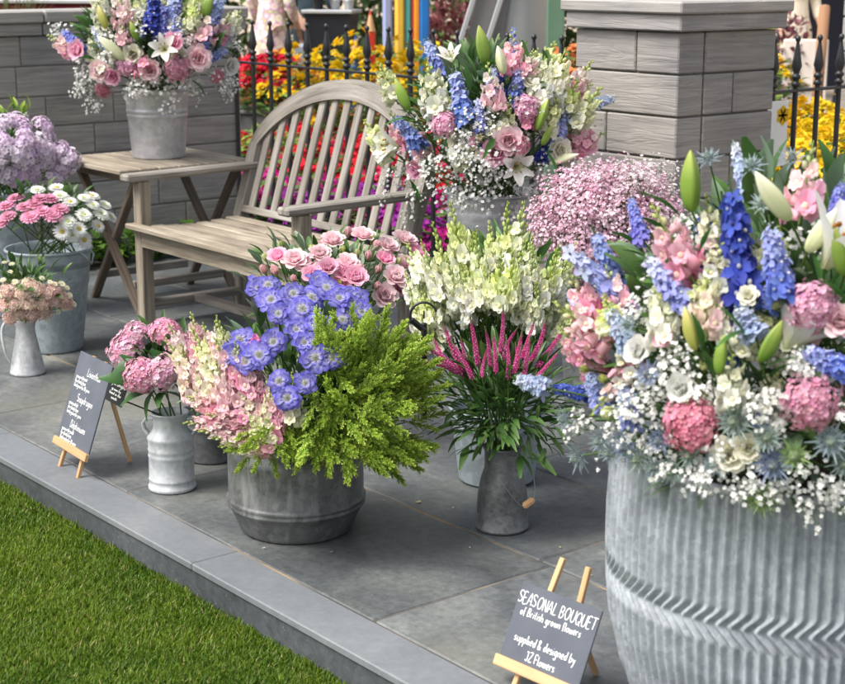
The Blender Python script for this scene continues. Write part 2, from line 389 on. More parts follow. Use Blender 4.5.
def t_dome(c, seed, n=150, fr=.13, hgt=.62, c2=None):
    """round umbel of tiny florets, radius 1"""
    r = random.Random(seed); mb = MB()
    for i in range(n):
        t = (i+.5)/n; ph = math.acos(1-t*1.25) if 1-t*1.25 > -1 else PI; a = i*2.39996
        d = V((math.sin(ph)*math.cos(a), math.sin(ph)*math.sin(a), math.cos(ph))); p = V((d.x, d.y, d.z*hgt))*r.uniform(.9, 1.03)*(.84+.34*noise.noise(d*2.6+V((seed, seed*.7, 0)))+.14*noise.noise(d*6+V((0, seed, 0))))
        M = frame(p, d+V((r.uniform(-.4, .4), r.uniform(-.4, .4), r.uniform(0, .4))), r.random()*6); cc = jit(lerp(c, c2 or c, r.random()), .22, r)
        s = fr*r.uniform(.8, 1.2)
        for k in range(5): petal(mb, M@Mx.Rotation(k*2*PI/5, 4, 'Z'), s, s*.8, lerp(cc, (.8, .5, .55), .15), cc, -.4, .3, 3, .35)
    for k in range(9):
        a = k*.7; tube(mb, [(0, 0, -.9), (math.cos(a)*.5, math.sin(a)*.5, .3*hgt)], .03, .025, GRN, 4)
    lathe(mb, [(.02, -.2), (.42, -.12), (.62, .05), (.6, .25*hgt), (.4, .5*hgt), (.02, .62*hgt)], 12, None, lerp(c, (.3, .12, .15), .25))
    return mb.mesh('flower_head', PETAL)
def t_rose(c0, c1, seed, op=1.0):
    """cupped double bloom, radius about 1"""
    r = random.Random(seed); mb = MB()
    for ring, (n, rad_, a0, ln) in enumerate(((3, .06, 1.5, .75), (4, .13, 1.4, .85), (5, .2, 1.2, .95), (6, .26, .95, 1.05), (6, .3, .6*op+.25, 1.1))):
        for k in range(n):
            a = k*2*PI/n+ring*.7+r.uniform(-.15, .15)
            M = Mx.Rotation(a, 4, 'Z')@Mx.Translation((rad_, 0, -.35+.03*ring))
            petal(mb, M, ln*r.uniform(.92, 1.06), 1.0*r.uniform(.9, 1.1), jit(c0, .08, r), jit(c1, .1, r), -.55 if ring > 2 else .25, .35, 5, a0, .65, None, .5)
    lathe(mb, [(.05, -.6), (.22, -.5), (.3, -.35)], 8, None, YGRN)
    return mb.mesh('bloom', PETAL)
def t_rosebud(c0, c1, seed):
    r = random.Random(seed); mb = MB()
    for k in range(5):
        petal(mb, Mx.Rotation(k*2*PI/5, 4, 'Z')@Mx.Translation((.12, 0, -.6)), 1.5, .8, jit(c0, .1, r), jit(c1, .1, r), .75, .5, 5, 1.25, .5)
    for k in range(4):
        petal(mb, Mx.Rotation(k*PI/2, 4, 'Z')@Mx.Translation((.15, 0, -.65)), .9, .25, GRN, YGRN, -.3, .2, 3, 1.1)
    lathe(mb, [(.02, -.75), (.2, -.65), (.3, -.3), (.22, .3), (.03, .7)], 8, None, lerp(c0, c1, .5))
    return mb.mesh('bloom', PETAL)
def t_scab(seed):
    r = random.Random(seed); mb = MB(); mc = MB()
    A, B = (.74, .72, .84), (.105, .09, .52)
    fl = r.uniform(-.12, .3)
    for ring, (n, ln, a0, zz) in enumerate(((11, 1.0, .1+fl, 0), (9, .78, .28+fl, .05), (7, .45, .5+fl, .09))):
        for k in range(n):
            a = k*2*PI/n+ring*.3+r.uniform(-.1, .1); b = jit(B, .16, r)
            M = Mx.Rotation(a, 4, 'Z')@Mx.Translation((.16, 0, zz))@Mx.Rotation(r.uniform(-.25, .25), 4, 'X')
            petal(mb, M, ln*.86*r.uniform(.8, 1.1), .56*(ln**.5), A if ring else lerp(A, b, .5), b, -.45+r.uniform(-.6, .5), r.uniform(-.5, .6), 5, a0, .72, lerp(A, b, .6), .55)
    for k in range(40):
        t = k/40; rr = .27*math.sqrt(t); a = k*2.4
        blob(mc, (rr*math.cos(a), rr*math.sin(a), .2-.35*rr), .055, jit(lerp((.3, .33, .28), (.62, .6, .58), min(1, rr/.26)), .15, r))
    for k in range(8): petal(mc, Mx.Rotation(k*PI/4, 4, 'Z')@Mx.Translation((0, 0, -.08)), .5, .14, GRN, GRN, -.4, .1, 3, -.1)
    return mb.mesh('petals', PETAL), mc.mesh('flower_centre', PETAL)
def t_daisy(c0, c1, cen, seed, n=34, rings=2):
    r = random.Random(seed); mb = MB(); mc = MB()
    for g in range(rings):
        for k in range(n-6*g):
            a = k*2*PI/(n-6*g)+r.uniform(-.08, .08)
            petal(mb, Mx.Rotation(a, 4, 'Z')@Mx.Translation((.12, 0, .04*g)), (.9-.22*g)*r.uniform(.9, 1.05), .17, c0, jit(c1, .08, r), -.3, .2, 4, .12+.28*g, .7)
    lathe(mc, [(.3-.0*rings, .02), (.27, .12), (.15, .19), (.01, .2)], 14, None, cen)
    lathe(mb, [(.05, -.3), (.25, -.18), (.35, -.02)], 10, None, GRN)
    return mb.mesh('petals', PETAL), mc.mesh('flower_centre', PETAL)
def t_lily(seed, open_=1.0):
    """open trumpet, petals about 1 long"""
    r = random.Random(seed); mb = MB(); ms = MB()
    for k in range(6):
        w = .5 if k % 2 else .36
        petal(mb, Mx.Rotation(k*PI/3+r.uniform(-.1, .1), 4, 'Z')@Mx.Translation((.04, 0, 0 if k % 2 else -.02)), 1.12, w, (.55, .6, .3), jit(WHITE, .03, r), -1.25*open_, .3, 7, 1.2-.25*(1-open_), .55, (.84, .83, .76))
    for k in range(6):
        a = k*PI/3+.5; q = [V((0, 0, .1)), V((.1*math.cos(a), .1*math.sin(a), .4)), V((.24*math.cos(a), .24*math.sin(a), .62))]
        tube(ms, q, .012, .01, YGRN, 4); blob(ms, q[2], .045, (.42, .17, .03), 1.0)
    tube(ms, [(0, 0, .1), (.03, .02, .75)], .018, .02, YGRN, 4); blob(ms, (.03, .02, .76), .04, (.3, .35, .12))
    return mb.mesh('petals', PETAL), ms.mesh('stamens', PETAL)
def t_lilybud(c0, c1, seed):
    """closed bud, length 1"""
    mb = MB()
    prof = [(.03, 0), (.085, .05), (.125, .18), (.15, .36), (.148, .52), (.118, .7), (.075, .84), (.038, .94), (.006, 1.0)]
    lathe(mb, [(a, b, lerp(c0, c1, abs(1-2.2*b) if b > .2 else 0)) for a, b in prof], 24, Mx.Shear('XY', 4, (.08, .05)), c0, True, lambda r, a, z: r*(1+.16*math.cos(3*a+z*.5)+.05*math.cos(6*a)))
    return mb.mesh('bud', LEAF)
def t_eryng(seed, c=(.3, .36, .4), cb=(.4, .47, .52)):
    r = random.Random(seed); mb = MB(); mc = MB()
    for k in range(60):
        t = k/60; z = t*.75; rr = .3*math.sqrt(max(0, 1-(t*1.02-.2)**2/1.0)) if t < .2 else .3*math.cos((t-.2)/.8*PI/2*.95); a = k*2.4
        blob(mc, (rr*math.cos(a), rr*math.sin(a), z), .055, jit(lerp(c, (.3, .36, .24), t*.6), .25, r))
    for ring in range(2):
        for k in range(9):
            a = k*2*PI/9+ring*.35
            petal(mb, Mx.Rotation(a, 4, 'Z')@Mx.Translation((.1, 0, 0)), r.uniform(.85, 1.25), .14, lerp(cb, GRN, .25), cb, r.uniform(-.1, .3), .5, 4, .15+.35*ring, .3, None, .05)
            for sg in (-1, 1):
                petal(mb, Mx.Rotation(a, 4, 'Z')@Mx.Translation((.42, 0, .1+.12*ring))@Mx.Rotation(sg*.6, 4, 'Z'), .38, .05, cb, cb, .1, .2, 3, .2, .3, None, .05)
    return mb.mesh('bracts', LEAF), mc.mesh('flower_cone', LEAF)
def t_veron(seed, bow=0.0):
    r = random.Random(seed); mb = MB(); c = (.66, .07, .33)
    for i in range(120):
        t = i/120; a = i*2.4; rr = .062*(1-t**2.2)+.012; z = t
        cc = jit(lerp(c, (.78, .25, .5), r.random()), .2, r) if t < .72 else jit(lerp(c, (.16, .2, .08), min(1, (t-.72)/.2)), .2, r)
        d = V((math.cos(a), math.sin(a), .5)); M = frame((math.cos(a)*rr*.5, math.sin(a)*rr*.5, z), d, r.random()*6)
        if t < .8:
            for k in range(4): petal(mb, M@Mx.Rotation(k*PI/2, 4, 'Z'), .045*(1.1-t*.6), .035, cc, cc, .2, .2, 3, .9)
        else: blob(mb, (math.cos(a)*rr*.6, math.sin(a)*rr*.6, z), .016, cc, 1.3)
    tube(mb, [(0, 0, -.05), (0, 0, .25), (0, 0, .5), (0, 0, .75), (0, 0, 1)], .025, .008, c, 5, (.15, .2, .07))
    mb.v = [(p[0]+bow*p[2]**2*(2-p[2]), p[1]+.5*bow*math.sin(p[2]*4), p[2]) for p in mb.v]
    return mb.mesh('flower_spike', PETAL)
def t_phlox(c, seed, n=26):
    r = random.Random(seed); mb = MB()
    for i in range(n):
        t = (i+.5)/n; ph = math.acos(1-t*1.1); a = i*2.4
        d = V((math.sin(ph)*math.cos(a), math.sin(ph)*math.sin(a), math.cos(ph))); p = V((d.x, d.y, d.z*.8))*r.uniform(.45, 1.35)
        M = frame(p, d+V((r.uniform(-.3, .3), r.uniform(-.3, .3), .2)), r.random()*6); cc = jit(c, .15, r); s = .4*r.uniform(.85, 1.1)
        for k in range(5): petal(mb, M@Mx.Rotation(k*2*PI/5, 4, 'Z'), s, s*.85, lerp(cc, (.4, .12, .4), .35), cc, -.3, .2, 4, .25, .7, cc, .5)
        tube(mb, [M@V((0, 0, -.35)), M@V((0, 0, .02))], .02, .03, (.16, .08, .1), 4)
    for i in range(8):
        a = i*.8; tube(mb, [(0, 0, -1.0), (.5*math.cos(a), .5*math.sin(a), .2)], .03, .02, (.1, .08, .04), 4)
    return mb.mesh('flower_head', PETAL)
def t_leaf(seed, c0=DKGRN, c1=GRN, w=.28, curl=-.6, n=7):
    mb = MB(); petal(mb, Mx.Identity(4), 1.0, w, c0, c1, curl, .35, n, .25, .4, None, .04)
    return mb.mesh('leaf', LEAF)
def t_sprig(seed, Ln=1.0):
    """branching lime foliage with many small round pods, length 1 along z"""
    r = random.Random(seed); mb = MB()
    tube(mb, [(0, 0, 0), (0, 0, 1)], .012, .006, GRN, 4, YGRN)
    def side(p, d, l, m):
        tube(mb, [p, p+d*l], .007, .004, GRN, 3, YGRN)
        up = d.orthogonal().normalized()
        for i in range(m):
            t = (i+.6)/m; a = i*2.4+r.random()*.8; q = Quaternion(d, a)@up; pp = p+d*l*t
            e = (q+d*(.6+.6*t)).normalized(); s = .054*(1.12-.5*t)*r.uniform(.8, 1.2)
            cc = jit(lerp((.24, .43, .045), (.62, .73, .13), r.random()*.6+.4*t), .22, r)
            zz = e.cross(q.orthogonal()).normalized(); xx = e; yy = zz.cross(xx).normalized()
            M = Mx((xx, yy, zz)).transposed().to_4x4(); M.translation = pp
            petal(mb, M, s, s*.62, cc, cc, .3, .3, 3, .1, .55, None, .35)
    for i in range(20):
        t = .1+.82*i/20; a = i*2.4; d = V((math.cos(a), math.sin(a), .9+t)).normalized()
        side(V((0, 0, t)), d, .3*(1.1-.75*t), 22)
    side(V((0, 0, .7)), V((0, 0, 1)), .33, 28)
    return mb.mesh('greenery_sprig', LEAF)
def gyp_spray(mb, p, d, size, r, n=26, col=WHITE, fr=.0032, bal=True):
    """one airy spray: hair stems and small double flowers"""
    d = V(d).normalized(); x = d.orthogonal().normalized(); y = d.cross(x); base = V(p)-d*size*.9
    for i in range(n):
        q = V(p)+x*r.gauss(0, size*.42)+y*r.gauss(0, size*.42)+d*r.gauss(0, size*.35)
        if i % 3 == 0: tube(mb, [base, (base+q)/2+d*size*.15, q], .0006, .0004, (.16, .24, .1), 3)
        f = fr*r.uniform(.7, 1.35); nn = (q-base).normalized()+V((r.uniform(-.6, .6), r.uniform(-.6, .6), r.uniform(-.3, .6)))
        c = jit(col, .07, r)
        if bal:
            blob(mb, q, f*.62, c)
            M = frame(q, nn, r.random()*6)
            for k in range(5): petal(mb, M@Mx.Rotation(k*1.257, 4, 'Z'), f*1.25, f*1.0, c, c, -.4, .3, 3, .55)
        else: blob(mb, q, f, c)
# ------------------------------------------------------------------ stems as things
LEAFM = {}
def leafmesh(k):
    if not LEAFM:
        LEAFM['dark'] = t_leaf(1); LEAFM['mid'] = t_leaf(2, (.05, .13, .03), (.1, .2, .05), .2); LEAFM['lance'] = t_leaf(3, (.05, .12, .03), (.09, .17, .045), .13, -.8)
        LEAFM['lily'] = t_leaf(4, (.03, .1, .02), (.07, .19, .035), .24, -.4); LEAFM['sage'] = t_leaf(5, SAGE, (.25, .36, .25), .34, -.3); LEAFM['lime'] = t_leaf(6, (.15, .3, .04), LIME, .3)
        LEAFM['broad'] = t_leaf(7, (.025, .075, .02), (.05, .13, .03), .5, -.7)
    return LEAFM[k]
def leaf_at(par, pos, d, ln, k, roll=0.0):
    o = place('leaf', leafmesh(k), par); d = V(d).normalized()
    z = (V((0, 0, 1))-d*d.z); z = z.normalized() if z.length > .05 else d.orthogonal().normalized()
    y = z.cross(d); M = Mx((d, y, z)).transposed().to_4x4()@Mx.Rotation(roll, 4, 'X')@Mx.Scale(ln, 4); M.translation = V(pos)-par.location
    o.matrix_local = M; return o
def flower(name, label, cat, root, parts, pos, d, sc, group=None, leaves=0, lk='mid', ll=.07, stemr=.0022, sx=None, bend=.35, scol=GRN, roll=None):
    """a cut stem: Empty where it enters its pot; parts (name, mesh) sit at pos looking along d"""
    root = V(root); pos = V(pos); d = V(d).normalized()
    e = empty(name, root); tag(e, label, cat, group)
    rl = R.random()*6 if roll is None else roll
    M = frame(pos-root, d, rl, 1.0)@Mx.Diagonal((sx or sc, sx or sc, sc, 1))
    for nm, me in parts: place(nm, me, e).matrix_local = M
    mid = (pos-root)*.5+V((0, 0, .12*(pos-root).length))
    mid = mid.lerp((pos-root)-d*(pos-root).length*.45, bend)
    pts = bez(V((0, 0, 0)), mid, pos-root, 7)
    mb = MB(); tube(mb, pts, stemr*1.15, stemr*.85, scol, 5); mb.build('stem', LEAF, e)
    for i in range(leaves):
        t = R.uniform(.55, .97); q = pts[int(t*7)]; a = R.uniform(0, 2*PI)
        dd = V((math.cos(a), math.sin(a), R.uniform(.0, .8)))+d*.5
        leaf_at(e, root+q, dd, ll*R.uniform(.7, 1.25), lk, R.uniform(-.4, .4))
    return e
# ------------------------------------------------------------------ ground, lawn, kerb, paving
mb = MB(); mb.add([(-160, -120, -.115), (120, -120, -.115), (120, 200, -.115), (-160, 200, -.115)], [(0, 1, 2, 3)], (1, 1, 1)); kind(mb.build('ground', TAN), 'structure')
mb = MB(); mb.add([(-14, -9, -.1), (6, -9, -.1), (6, 1.96, -.1), (-14, 1.96, -.1)], [(0, 1, 2, 3)], (1, 1, 1)); kind(mb.build('lawn_soil', LAWNM), 'structure')
def grass():
    rs = np.random.RandomState(4); N = 290000
    x = rs.uniform(-5.6, -2.3, N); y = rs.uniform(.75, 1.955, N)
    yw = .0; X = x*s_+y*c_; Y = -x*c_+y*s_; d = Y*math.cos(P)+(H+.1)*math.sin(P); v = -Y*math.sin(P)+(H+.1)*math.cos(P)
    px = 422.5+F*X/d; py = 342+F*v/d; k = (px > -40) & (py < 730); x = x[k]; y = y[k]; n = len(x)
    cl = np.sin(x*9+np.sin(y*13))*np.sin(y*8+1.3*np.sin(x*11)); big = np.sin(x*3.1+1)*np.cos(y*4.2)
    h = rs.uniform(.012, .027, n)*(1+.18*cl)*(1+.7*np.clip((y-1.90)/.05, 0, 1)*rs.rand(n)); a = rs.uniform(0, 2*PI, n); w = rs.uniform(.0009, .0016, n); ln = h*rs.uniform(.15, 1.0, n)
    ca, sa = np.cos(a), np.sin(a); z0 = -.101
    P5 = np.zeros((n, 5, 3), 'f')
    for j, (sw, t, lf) in enumerate(((-1, 0, 0), (1, 0, 0), (1, .55, .35), (-1, .55, .35), (0, 1, 1))):
        P5[:, j, 0] = x-sa*w*sw+ca*ln*lf; P5[:, j, 1] = y+ca*w*sw+sa*ln*lf; P5[:, j, 2] = z0+h*t*(1-.25*lf*ln/h)
    me = bpy.data.meshes.new('grass'); me.vertices.add(n*5); me.vertices.foreach_set('co', P5.ravel())
    me.loops.add(n*7); me.polygons.add(n*2)
    li = (np.array([0, 1, 2, 3, 3, 2, 4])[None, :]+5*np.arange(n)[:, None]).ravel(); me.loops.foreach_set('vertex_index', li.astype('i'))
    ls = (np.array([0, 4])[None, :]+7*np.arange(n)[:, None]).ravel(); me.polygons.foreach_set('loop_start', ls.astype('i'))
    t = np.clip(.5+.3*big+.25*cl+rs.normal(0, .3, n), 0, 1)[:, None]
    c = (1-t)*np.array([.05, .122, .007])+t*np.array([.155, .225, .014]); dry = rs.rand(n) < .05; c[dry] = np.array([.34, .31, .12])
    c = c*rs.uniform(.75, 1.2, n)[:, None]
    C4 = np.ones((n, 5, 4), 'f'); C4[:, :, :3] = c[:, None, :]
    me.update(calc_edges=True); me.validate()
    at_ = me.color_attributes.new('Col', 'FLOAT_COLOR', 'POINT'); at_.data.foreach_set('color', C4.ravel())
    me.materials.append(BLADE); kind(place('grass', me), 'stuff')
grass()
# kerb: sawn slate top stones, the riser face coloured darker
mb = MB(); x = -9.0
while x < 1.5:
    w = 1.4; g = .0016; k = R.uniform(.97, 1.03)
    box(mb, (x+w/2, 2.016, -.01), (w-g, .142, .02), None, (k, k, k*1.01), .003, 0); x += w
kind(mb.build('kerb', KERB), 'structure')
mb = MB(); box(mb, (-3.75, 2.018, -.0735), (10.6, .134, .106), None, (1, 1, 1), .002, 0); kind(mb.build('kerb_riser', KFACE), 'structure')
# paving
mb = MB(); mb.add([(-8.5, 2.085, -.004), (2.5, 2.085, -.004), (2.5, 9, -.004), (-8.5, 9, -.004)], [(0, 1, 2, 3)], (1, 1, 1)); kind(mb.build('paving_joints', JOINT), 'structure')
rows = [2.09, 2.66, 3.18, 3.76, 4.28, 4.85]
cuts = [[-8.4, -7.3, -6.3, -5.04, -4.03, -3.38+.02, -2.815, -1.9, -.9, .1, 1.2, 2.3], [-8.4, -7.5, -6.6, -5.75, -4.7, -3.95, -2.86, -2.0, -1.1, -.1, .9, 2.3],
        [-8.4, -7.2, -6.2, -5.3, -4.4, -3.5, -2.5, -1.5, -.5, .6, 2.3], [-8.4, -7.6, -6.7, -5.6, -4.7, -3.8, -2.7, -1.7, -.6, .5, 2.3], [-8.4, -7.3, -6.3, -5.4, -4.5, -3.5, -2.5, -1.4, -.4, .7, 2.3]]
cuts[0] = [-8.4, -7.3, -6.3, -5.04, -4.02, -2.815, -1.95, -.9, .1, 1.2, 2.3]
mb = MB()
for r_ in range(5):
    for a, b in zip(cuts[r_][:-1], cuts[r_][1:]):
        k = R.uniform(.86, 1.22); t = R.uniform(-.05, .05); g = .0042
        if r_ == 0 and -2.9 < a < -1.8: k, t = 1.5, .0
        if r_ == 0 and a < -5: k, t = 1.4, .02
        box(mb, ((a+b)/2, (rows[r_]+rows[r_+1])/2, -.02+R.uniform(-.0012, 0)), (b-a-2*g, rows[r_+1]-rows[r_]-2*g, .04), None, (k*(1+t), k, k*(1-t*1.5)), .004)
box(mb, (-1, 7, -.03), (6.5, 4.25, .05), None, (1, 1, 1), .003)
kind(mb.build('paving', SLATE), 'structure')
# beds beyond the fence
mb = MB(); mb.add([(-16, 4.9, -.02), (-4.7, 4.9, -.02), (-4.7, 10.5, .05), (-16, 10.5, .05)], [(0, 1, 2, 3)], (1, 1, 1)); kind(mb.build('flower_bed_soil', SOIL), 'structure')
# ------------------------------------------------------------------ wall and pier
def courses(mb, a, b, z0, ch, n, thick, along, fixed, seed, jn=.0045, wmin=.3, wmax=.55):
    """courses of timber-grained blocks between a and b, along x or y; fixed is the middle of the thickness"""
    r = random.Random(seed)
    for i in range(n):
        p = a+ (0 if r.random() < .35 else -.0); z = z0+ch*(i+.5)
        while p < b-.01:
            w = r.uniform(wmin, wmax)
            if b-p-w < .15: w = b-p
            k = r.uniform(.84, 1.1); t = r.uniform(-.03, .03)
            sz = (w-jn, thick, ch-jn) if along == 'x' else (thick, w-jn, ch-jn); c = (p+w/2, fixed, z) if along == 'x' else (fixed, p+w/2, z)
            box(mb, c, sz, None, (k*(1+t), k, k*(1-t)), .006, 0 if along == 'x' else 1); p += w
wl = tag(empty('garden_wall', (-7.6, 3.2, 0)), 'grey timber-grained block wall with flat coping behind the folding table', 'wall')
def at0(o, par): o.parent = par; o.matrix_parent_inverse = Mx.Translation(-par.location); return o
mb = MB(); courses(mb, 1.2, 4.7, -.05, .1505, 8, .22, 'y', -7.61, 3); box(mb, (-7.61, 2.95, .55), (.205, 3.46, 1.19), None, (.7, .7, .7), 0, 1)
at0(mb.build('block_wall', STONE), wl)
mb = MB()
y = 1.15
while y < 4.7:
    w = min(1.2, 4.74-y); box(mb, (-7.61, y+w/2, 1.185), (.26, w-.006, .06), None, (.96, .96, .95), .006, 1); box(mb, (-7.61, y+w/2, 1.246), (.31, w-.006, .06), None, (1.05, 1.04, 1.02), .008, 1); y += w
at0(mb.build('coping', COPE), wl)
pr = tag(empty('stone_pier', (-4.355, 4.725, 0)), 'square grey pier of timber-grained blocks with stepped cap between the railings', 'pier')
mb = MB(); r = random.Random(8)
X0, X1, Y0, Y1 = -4.63, -4.08, 4.45, 5.0
for i in range(8):
    z = 1.257-.157*(i+.5); zc = .157-.007; big = i % 2
    def blk(c, sz, ax):
        k = r.uniform(.86, 1.08); box(mb, c, sz, None, (k, k, k*r.uniform(.98, 1.02)), .005, ax)
    # near row of blocks along x, then blocks on the right return along y
    cutx = [X0, -4.3, X1] if i % 4 == 0 else [X0, X1] if i % 4 == 1 else [X0, -4.45, X1] if i % 4 == 2 else [X0, X1]
    for a, b in zip(cutx[:-1], cutx[1:]): blk(((a+b)/2, Y0+.07, z), (b-a-.006, .14, zc), 0)
    cuty = [Y0+.143, Y1] if i % 2 == 0 else [Y0+.143, Y0+.31, Y1]
    for a, b in zip(cuty[:-1], cuty[1:]): blk((X1-.07, (a+b)/2, z), (.14, b-a-.006, zc), 1)
    blk((X0+.07, (Y0+.143+Y1)/2, z), (.14, Y1-Y0-.15, zc), 1); blk(((X0+X1)/2, Y1-.06, z-.0), (.26, .12, zc), 0)
box(mb, (-4.355, 4.725, .62), (.52, .52, 1.26), None, (.5, .5, .5), 0, 2)
at0(mb.build('block_shaft', STONE), pr)
mb = MB(); box(mb, (-4.355, 4.725, 1.2895), (.606, .606, .063), None, (.9, .9, .92), .006, 0); box(mb, (-4.355, 4.725, 1.3445), (.64, .64, .045), None, (1.0, 1.0, 1.0), .006, 0)
at0(mb.build('cap', COPE), pr)
# ------------------------------------------------------------------ iron railings
def railing(name, label, pts, along, rail_a, rail_b):
    e = tag(empty(name, pts[0]), label, 'fence')
    mp = MB(); tube(mp, [(0, 0, 0), (0, 0, 1.04)], .0115, .0115, n=10)
    mf = MB(); lathe(mf, [(.011, 1.0), (.019, 1.005), (.02, 1.013), (.013, 1.02), (.012, 1.03), (.019, 1.036), (.019, 1.046), (.011, 1.052), (.013, 1.06), (.022, 1.085), (.016, 1.12), (.008, 1.17), (.006, 1.185), (.011, 1.19), (.012, 1.2), (.008, 1.208), (.001, 1.212)], 12)
    pm, fm = mp.mesh('post', IRON), mf.mesh('spearhead', IRON)
    for p in pts:
        o = place('post', pm, e, V(p)-V(pts[0])); place('spearhead', fm, o)
    for z in (.985, .14):
        mb = MB(); a, b = V(rail_a)-V(pts[0]), V(rail_b)-V(pts[0]); beam(mb, a+V((0, 0, z)), b+V((0, 0, z)), .03, .012, (0, 0, 1), .002); mb.build('rail', IRON, e)
    return e
railing('iron_railing', 'black iron railing with spearheads behind the wooden bench', [(-7.66+.17*i, 4.67, 0) for i in range(18)], 'x', (-7.7, 4.67, 0), (-4.63, 4.67, 0))
railing('iron_railing', 'black iron railing with spearheads beside the white flower card and yellow flowers', [(-4.31, 5.13+.1447*i, 0) for i in range(16)], 'y', (-4.31, 5.0, 0), (-4.31, 7.5, 0))
cdn = tag(empty('flower_card', (-4.285, 5.26, .69)), 'white card with a yellow painted flower hung on the black railing by the pier', 'card')
mb = MB(); box(mb, (0, 0, .125), (.006, .17, .27), None, (1, 1, 1), .001); mb.build('card_sheet', WHITEM, cdn)
mb = MB()
for k in range(6): petal(mb, Mx.Translation((.0045, .05, .2))@Mx.Rotation(PI/2, 4, 'Y')@Mx.Rotation(k*PI/3, 4, 'Z'), .042, .035, (.8, .45, .02), (.85, .6, .04), 0, 0, 4)
blob(mb, (.006, -.045, .05), .03, (.8, .5, .38), .8); mb.build('painted_flower', PETAL, cdn)
# ------------------------------------------------------------------ bench
bn = tag(empty('garden_bench', (-5.365, 3.2, 0)), 'weathered grey wooden garden bench with arched slatted back in front of the railing', 'bench')
BX0, BX1 = -5.99, -4.74
def part(nm, mat, fn, par=bn):
    mb = MB(); fn(mb); return at0(mb.build(nm, mat), par)
for xx in (BX0+.032, BX1-.032):
    part('leg', W_SEAT, lambda m: beam(m, (xx, 3.235, 0), (xx, 3.235, .615), .058, .055, (0, 1, 0), .004))
    def rear(m):
        beam(m, (xx, 3.72, 0), (xx, 3.715, .42), .058, .05, (0, 1, 0), .004); beam(m, (xx, 3.715, .415), (xx, 3.815, .735), .056, .05, (0, 1, 0), .004)
    part('leg', W_BENCH, rear)
    part('armrest', W_BENCH, lambda m: beam(m, (xx, 3.15, .632), (xx, 3.80, .642), .032, .072, (1, 0, 0), .008))
    part('stretcher', W_BENCH, lambda m: beam(m, (xx, 3.26, .09), (xx, 3.7, .09), .03, .05, (1, 0, 0)))
def seat2(m):
    for i in range(7):
        yy = 3.215+i*.074; zz = .427-.016*math.sin(i/6*PI*.9)
        w = (BX1-BX0) if i == 0 else BX1-BX0-.125
        if i == 0: box(m, ((BX0+BX1)/2, 3.19, zz), (w, .05, .022), None, (1, 1, 1), .004, 0)
        else: box(m, ((BX0+BX1)/2, yy-.012, zz), (w, .06, .02), None, (1, 1, 1), .005, 0)
part('seat', W_SEAT, seat2)
part('apron', W_SEAT, lambda m: box(m, ((BX0+BX1)/2, 3.222, .377), (BX1-BX0-.122, .03, .074), None, (1, 1, 1), .003, 0))
part('apron', W_SEAT, lambda m: box(m, ((BX0+BX1)/2, 3.69, .375), (BX1-BX0-.122, .03, .07), None, (1, 1, 1), .003, 0))
for xx in (BX0+.03, BX1-.03): part('side_rail', W_SEAT, lambda m: beam(m, (xx, 3.265, .378), (xx, 3.69, .378), .07, .03, (0, 0, 1)))
part('stretcher', W_BENCH, lambda m: box(m, ((BX0+BX1)/2, 3.48, .09), (BX1-BX0-.09, .05, .03), None, (1, 1, 1), .003, 0))
def yb(z): return 3.715+(z-.42)*.3125
def arcz(x): k = abs((x+5.365)/.627); return .715+.32*max(0, 1-k*k)**.65
def arch(m):
    n = 44; vs = []; fs = []; uvs = []
    xs = [BX0-.002+(BX1-BX0+.004)*(.5-.5*math.cos(PI*i/n)) for i in range(n+1)]
    acc = 0; lens = []
    for i, x in enumerate(xs):
        zt = arcz(x)+.002; k = min(1, abs(x+5.365)/.627); zb = zt-.078-.02*k**4
        if i: acc += math.hypot(x-xs[i-1], zt-arcz(xs[i-1]))
        lens.append(acc)
        for (z, dy) in ((zt, -.022), (zt, .022), (zb, .022), (zb, -.022)): vs.append((x, yb(z)+dy, z))
    for i in range(n):
        o = 4*i
        for j in range(4):
            fs.append((o+j, o+(j+1) % 4, o+4+(j+1) % 4, o+4+j)); w0 = j*.08; uvs.append([(lens[i], w0), (lens[i], w0+.078), (lens[i+1], w0+.078), (lens[i+1], w0)])
    fs += [(0, 1, 2, 3), (4*n+3, 4*n+2, 4*n+1, 4*n)]; uvs += [[(0, 0), (.04, 0), (.04, .08), (0, .08)]]*2
    m.add(vs, fs, (1, 1, 1), uvs, False)
part('top_rail', W_BENCH, arch)
def slats(m):
    for i in range(13):
        x = BX0+.058+.047+i*(BX1-BX0-.21)/12
        zt = arcz(x)-.07; beam(m, (x, yb(.46), .46), (x, yb(zt), zt), .042, .014, (0, 1, 0), .003)
part('back_slats', W_BENCH, slats)
part('lower_rail', W_BENCH, lambda m: beam(m, (BX0+.06, yb(.46)-.002, .455), (BX1-.06, yb(.46)-.002, .455), .05, .032, (0, .3, 1)))
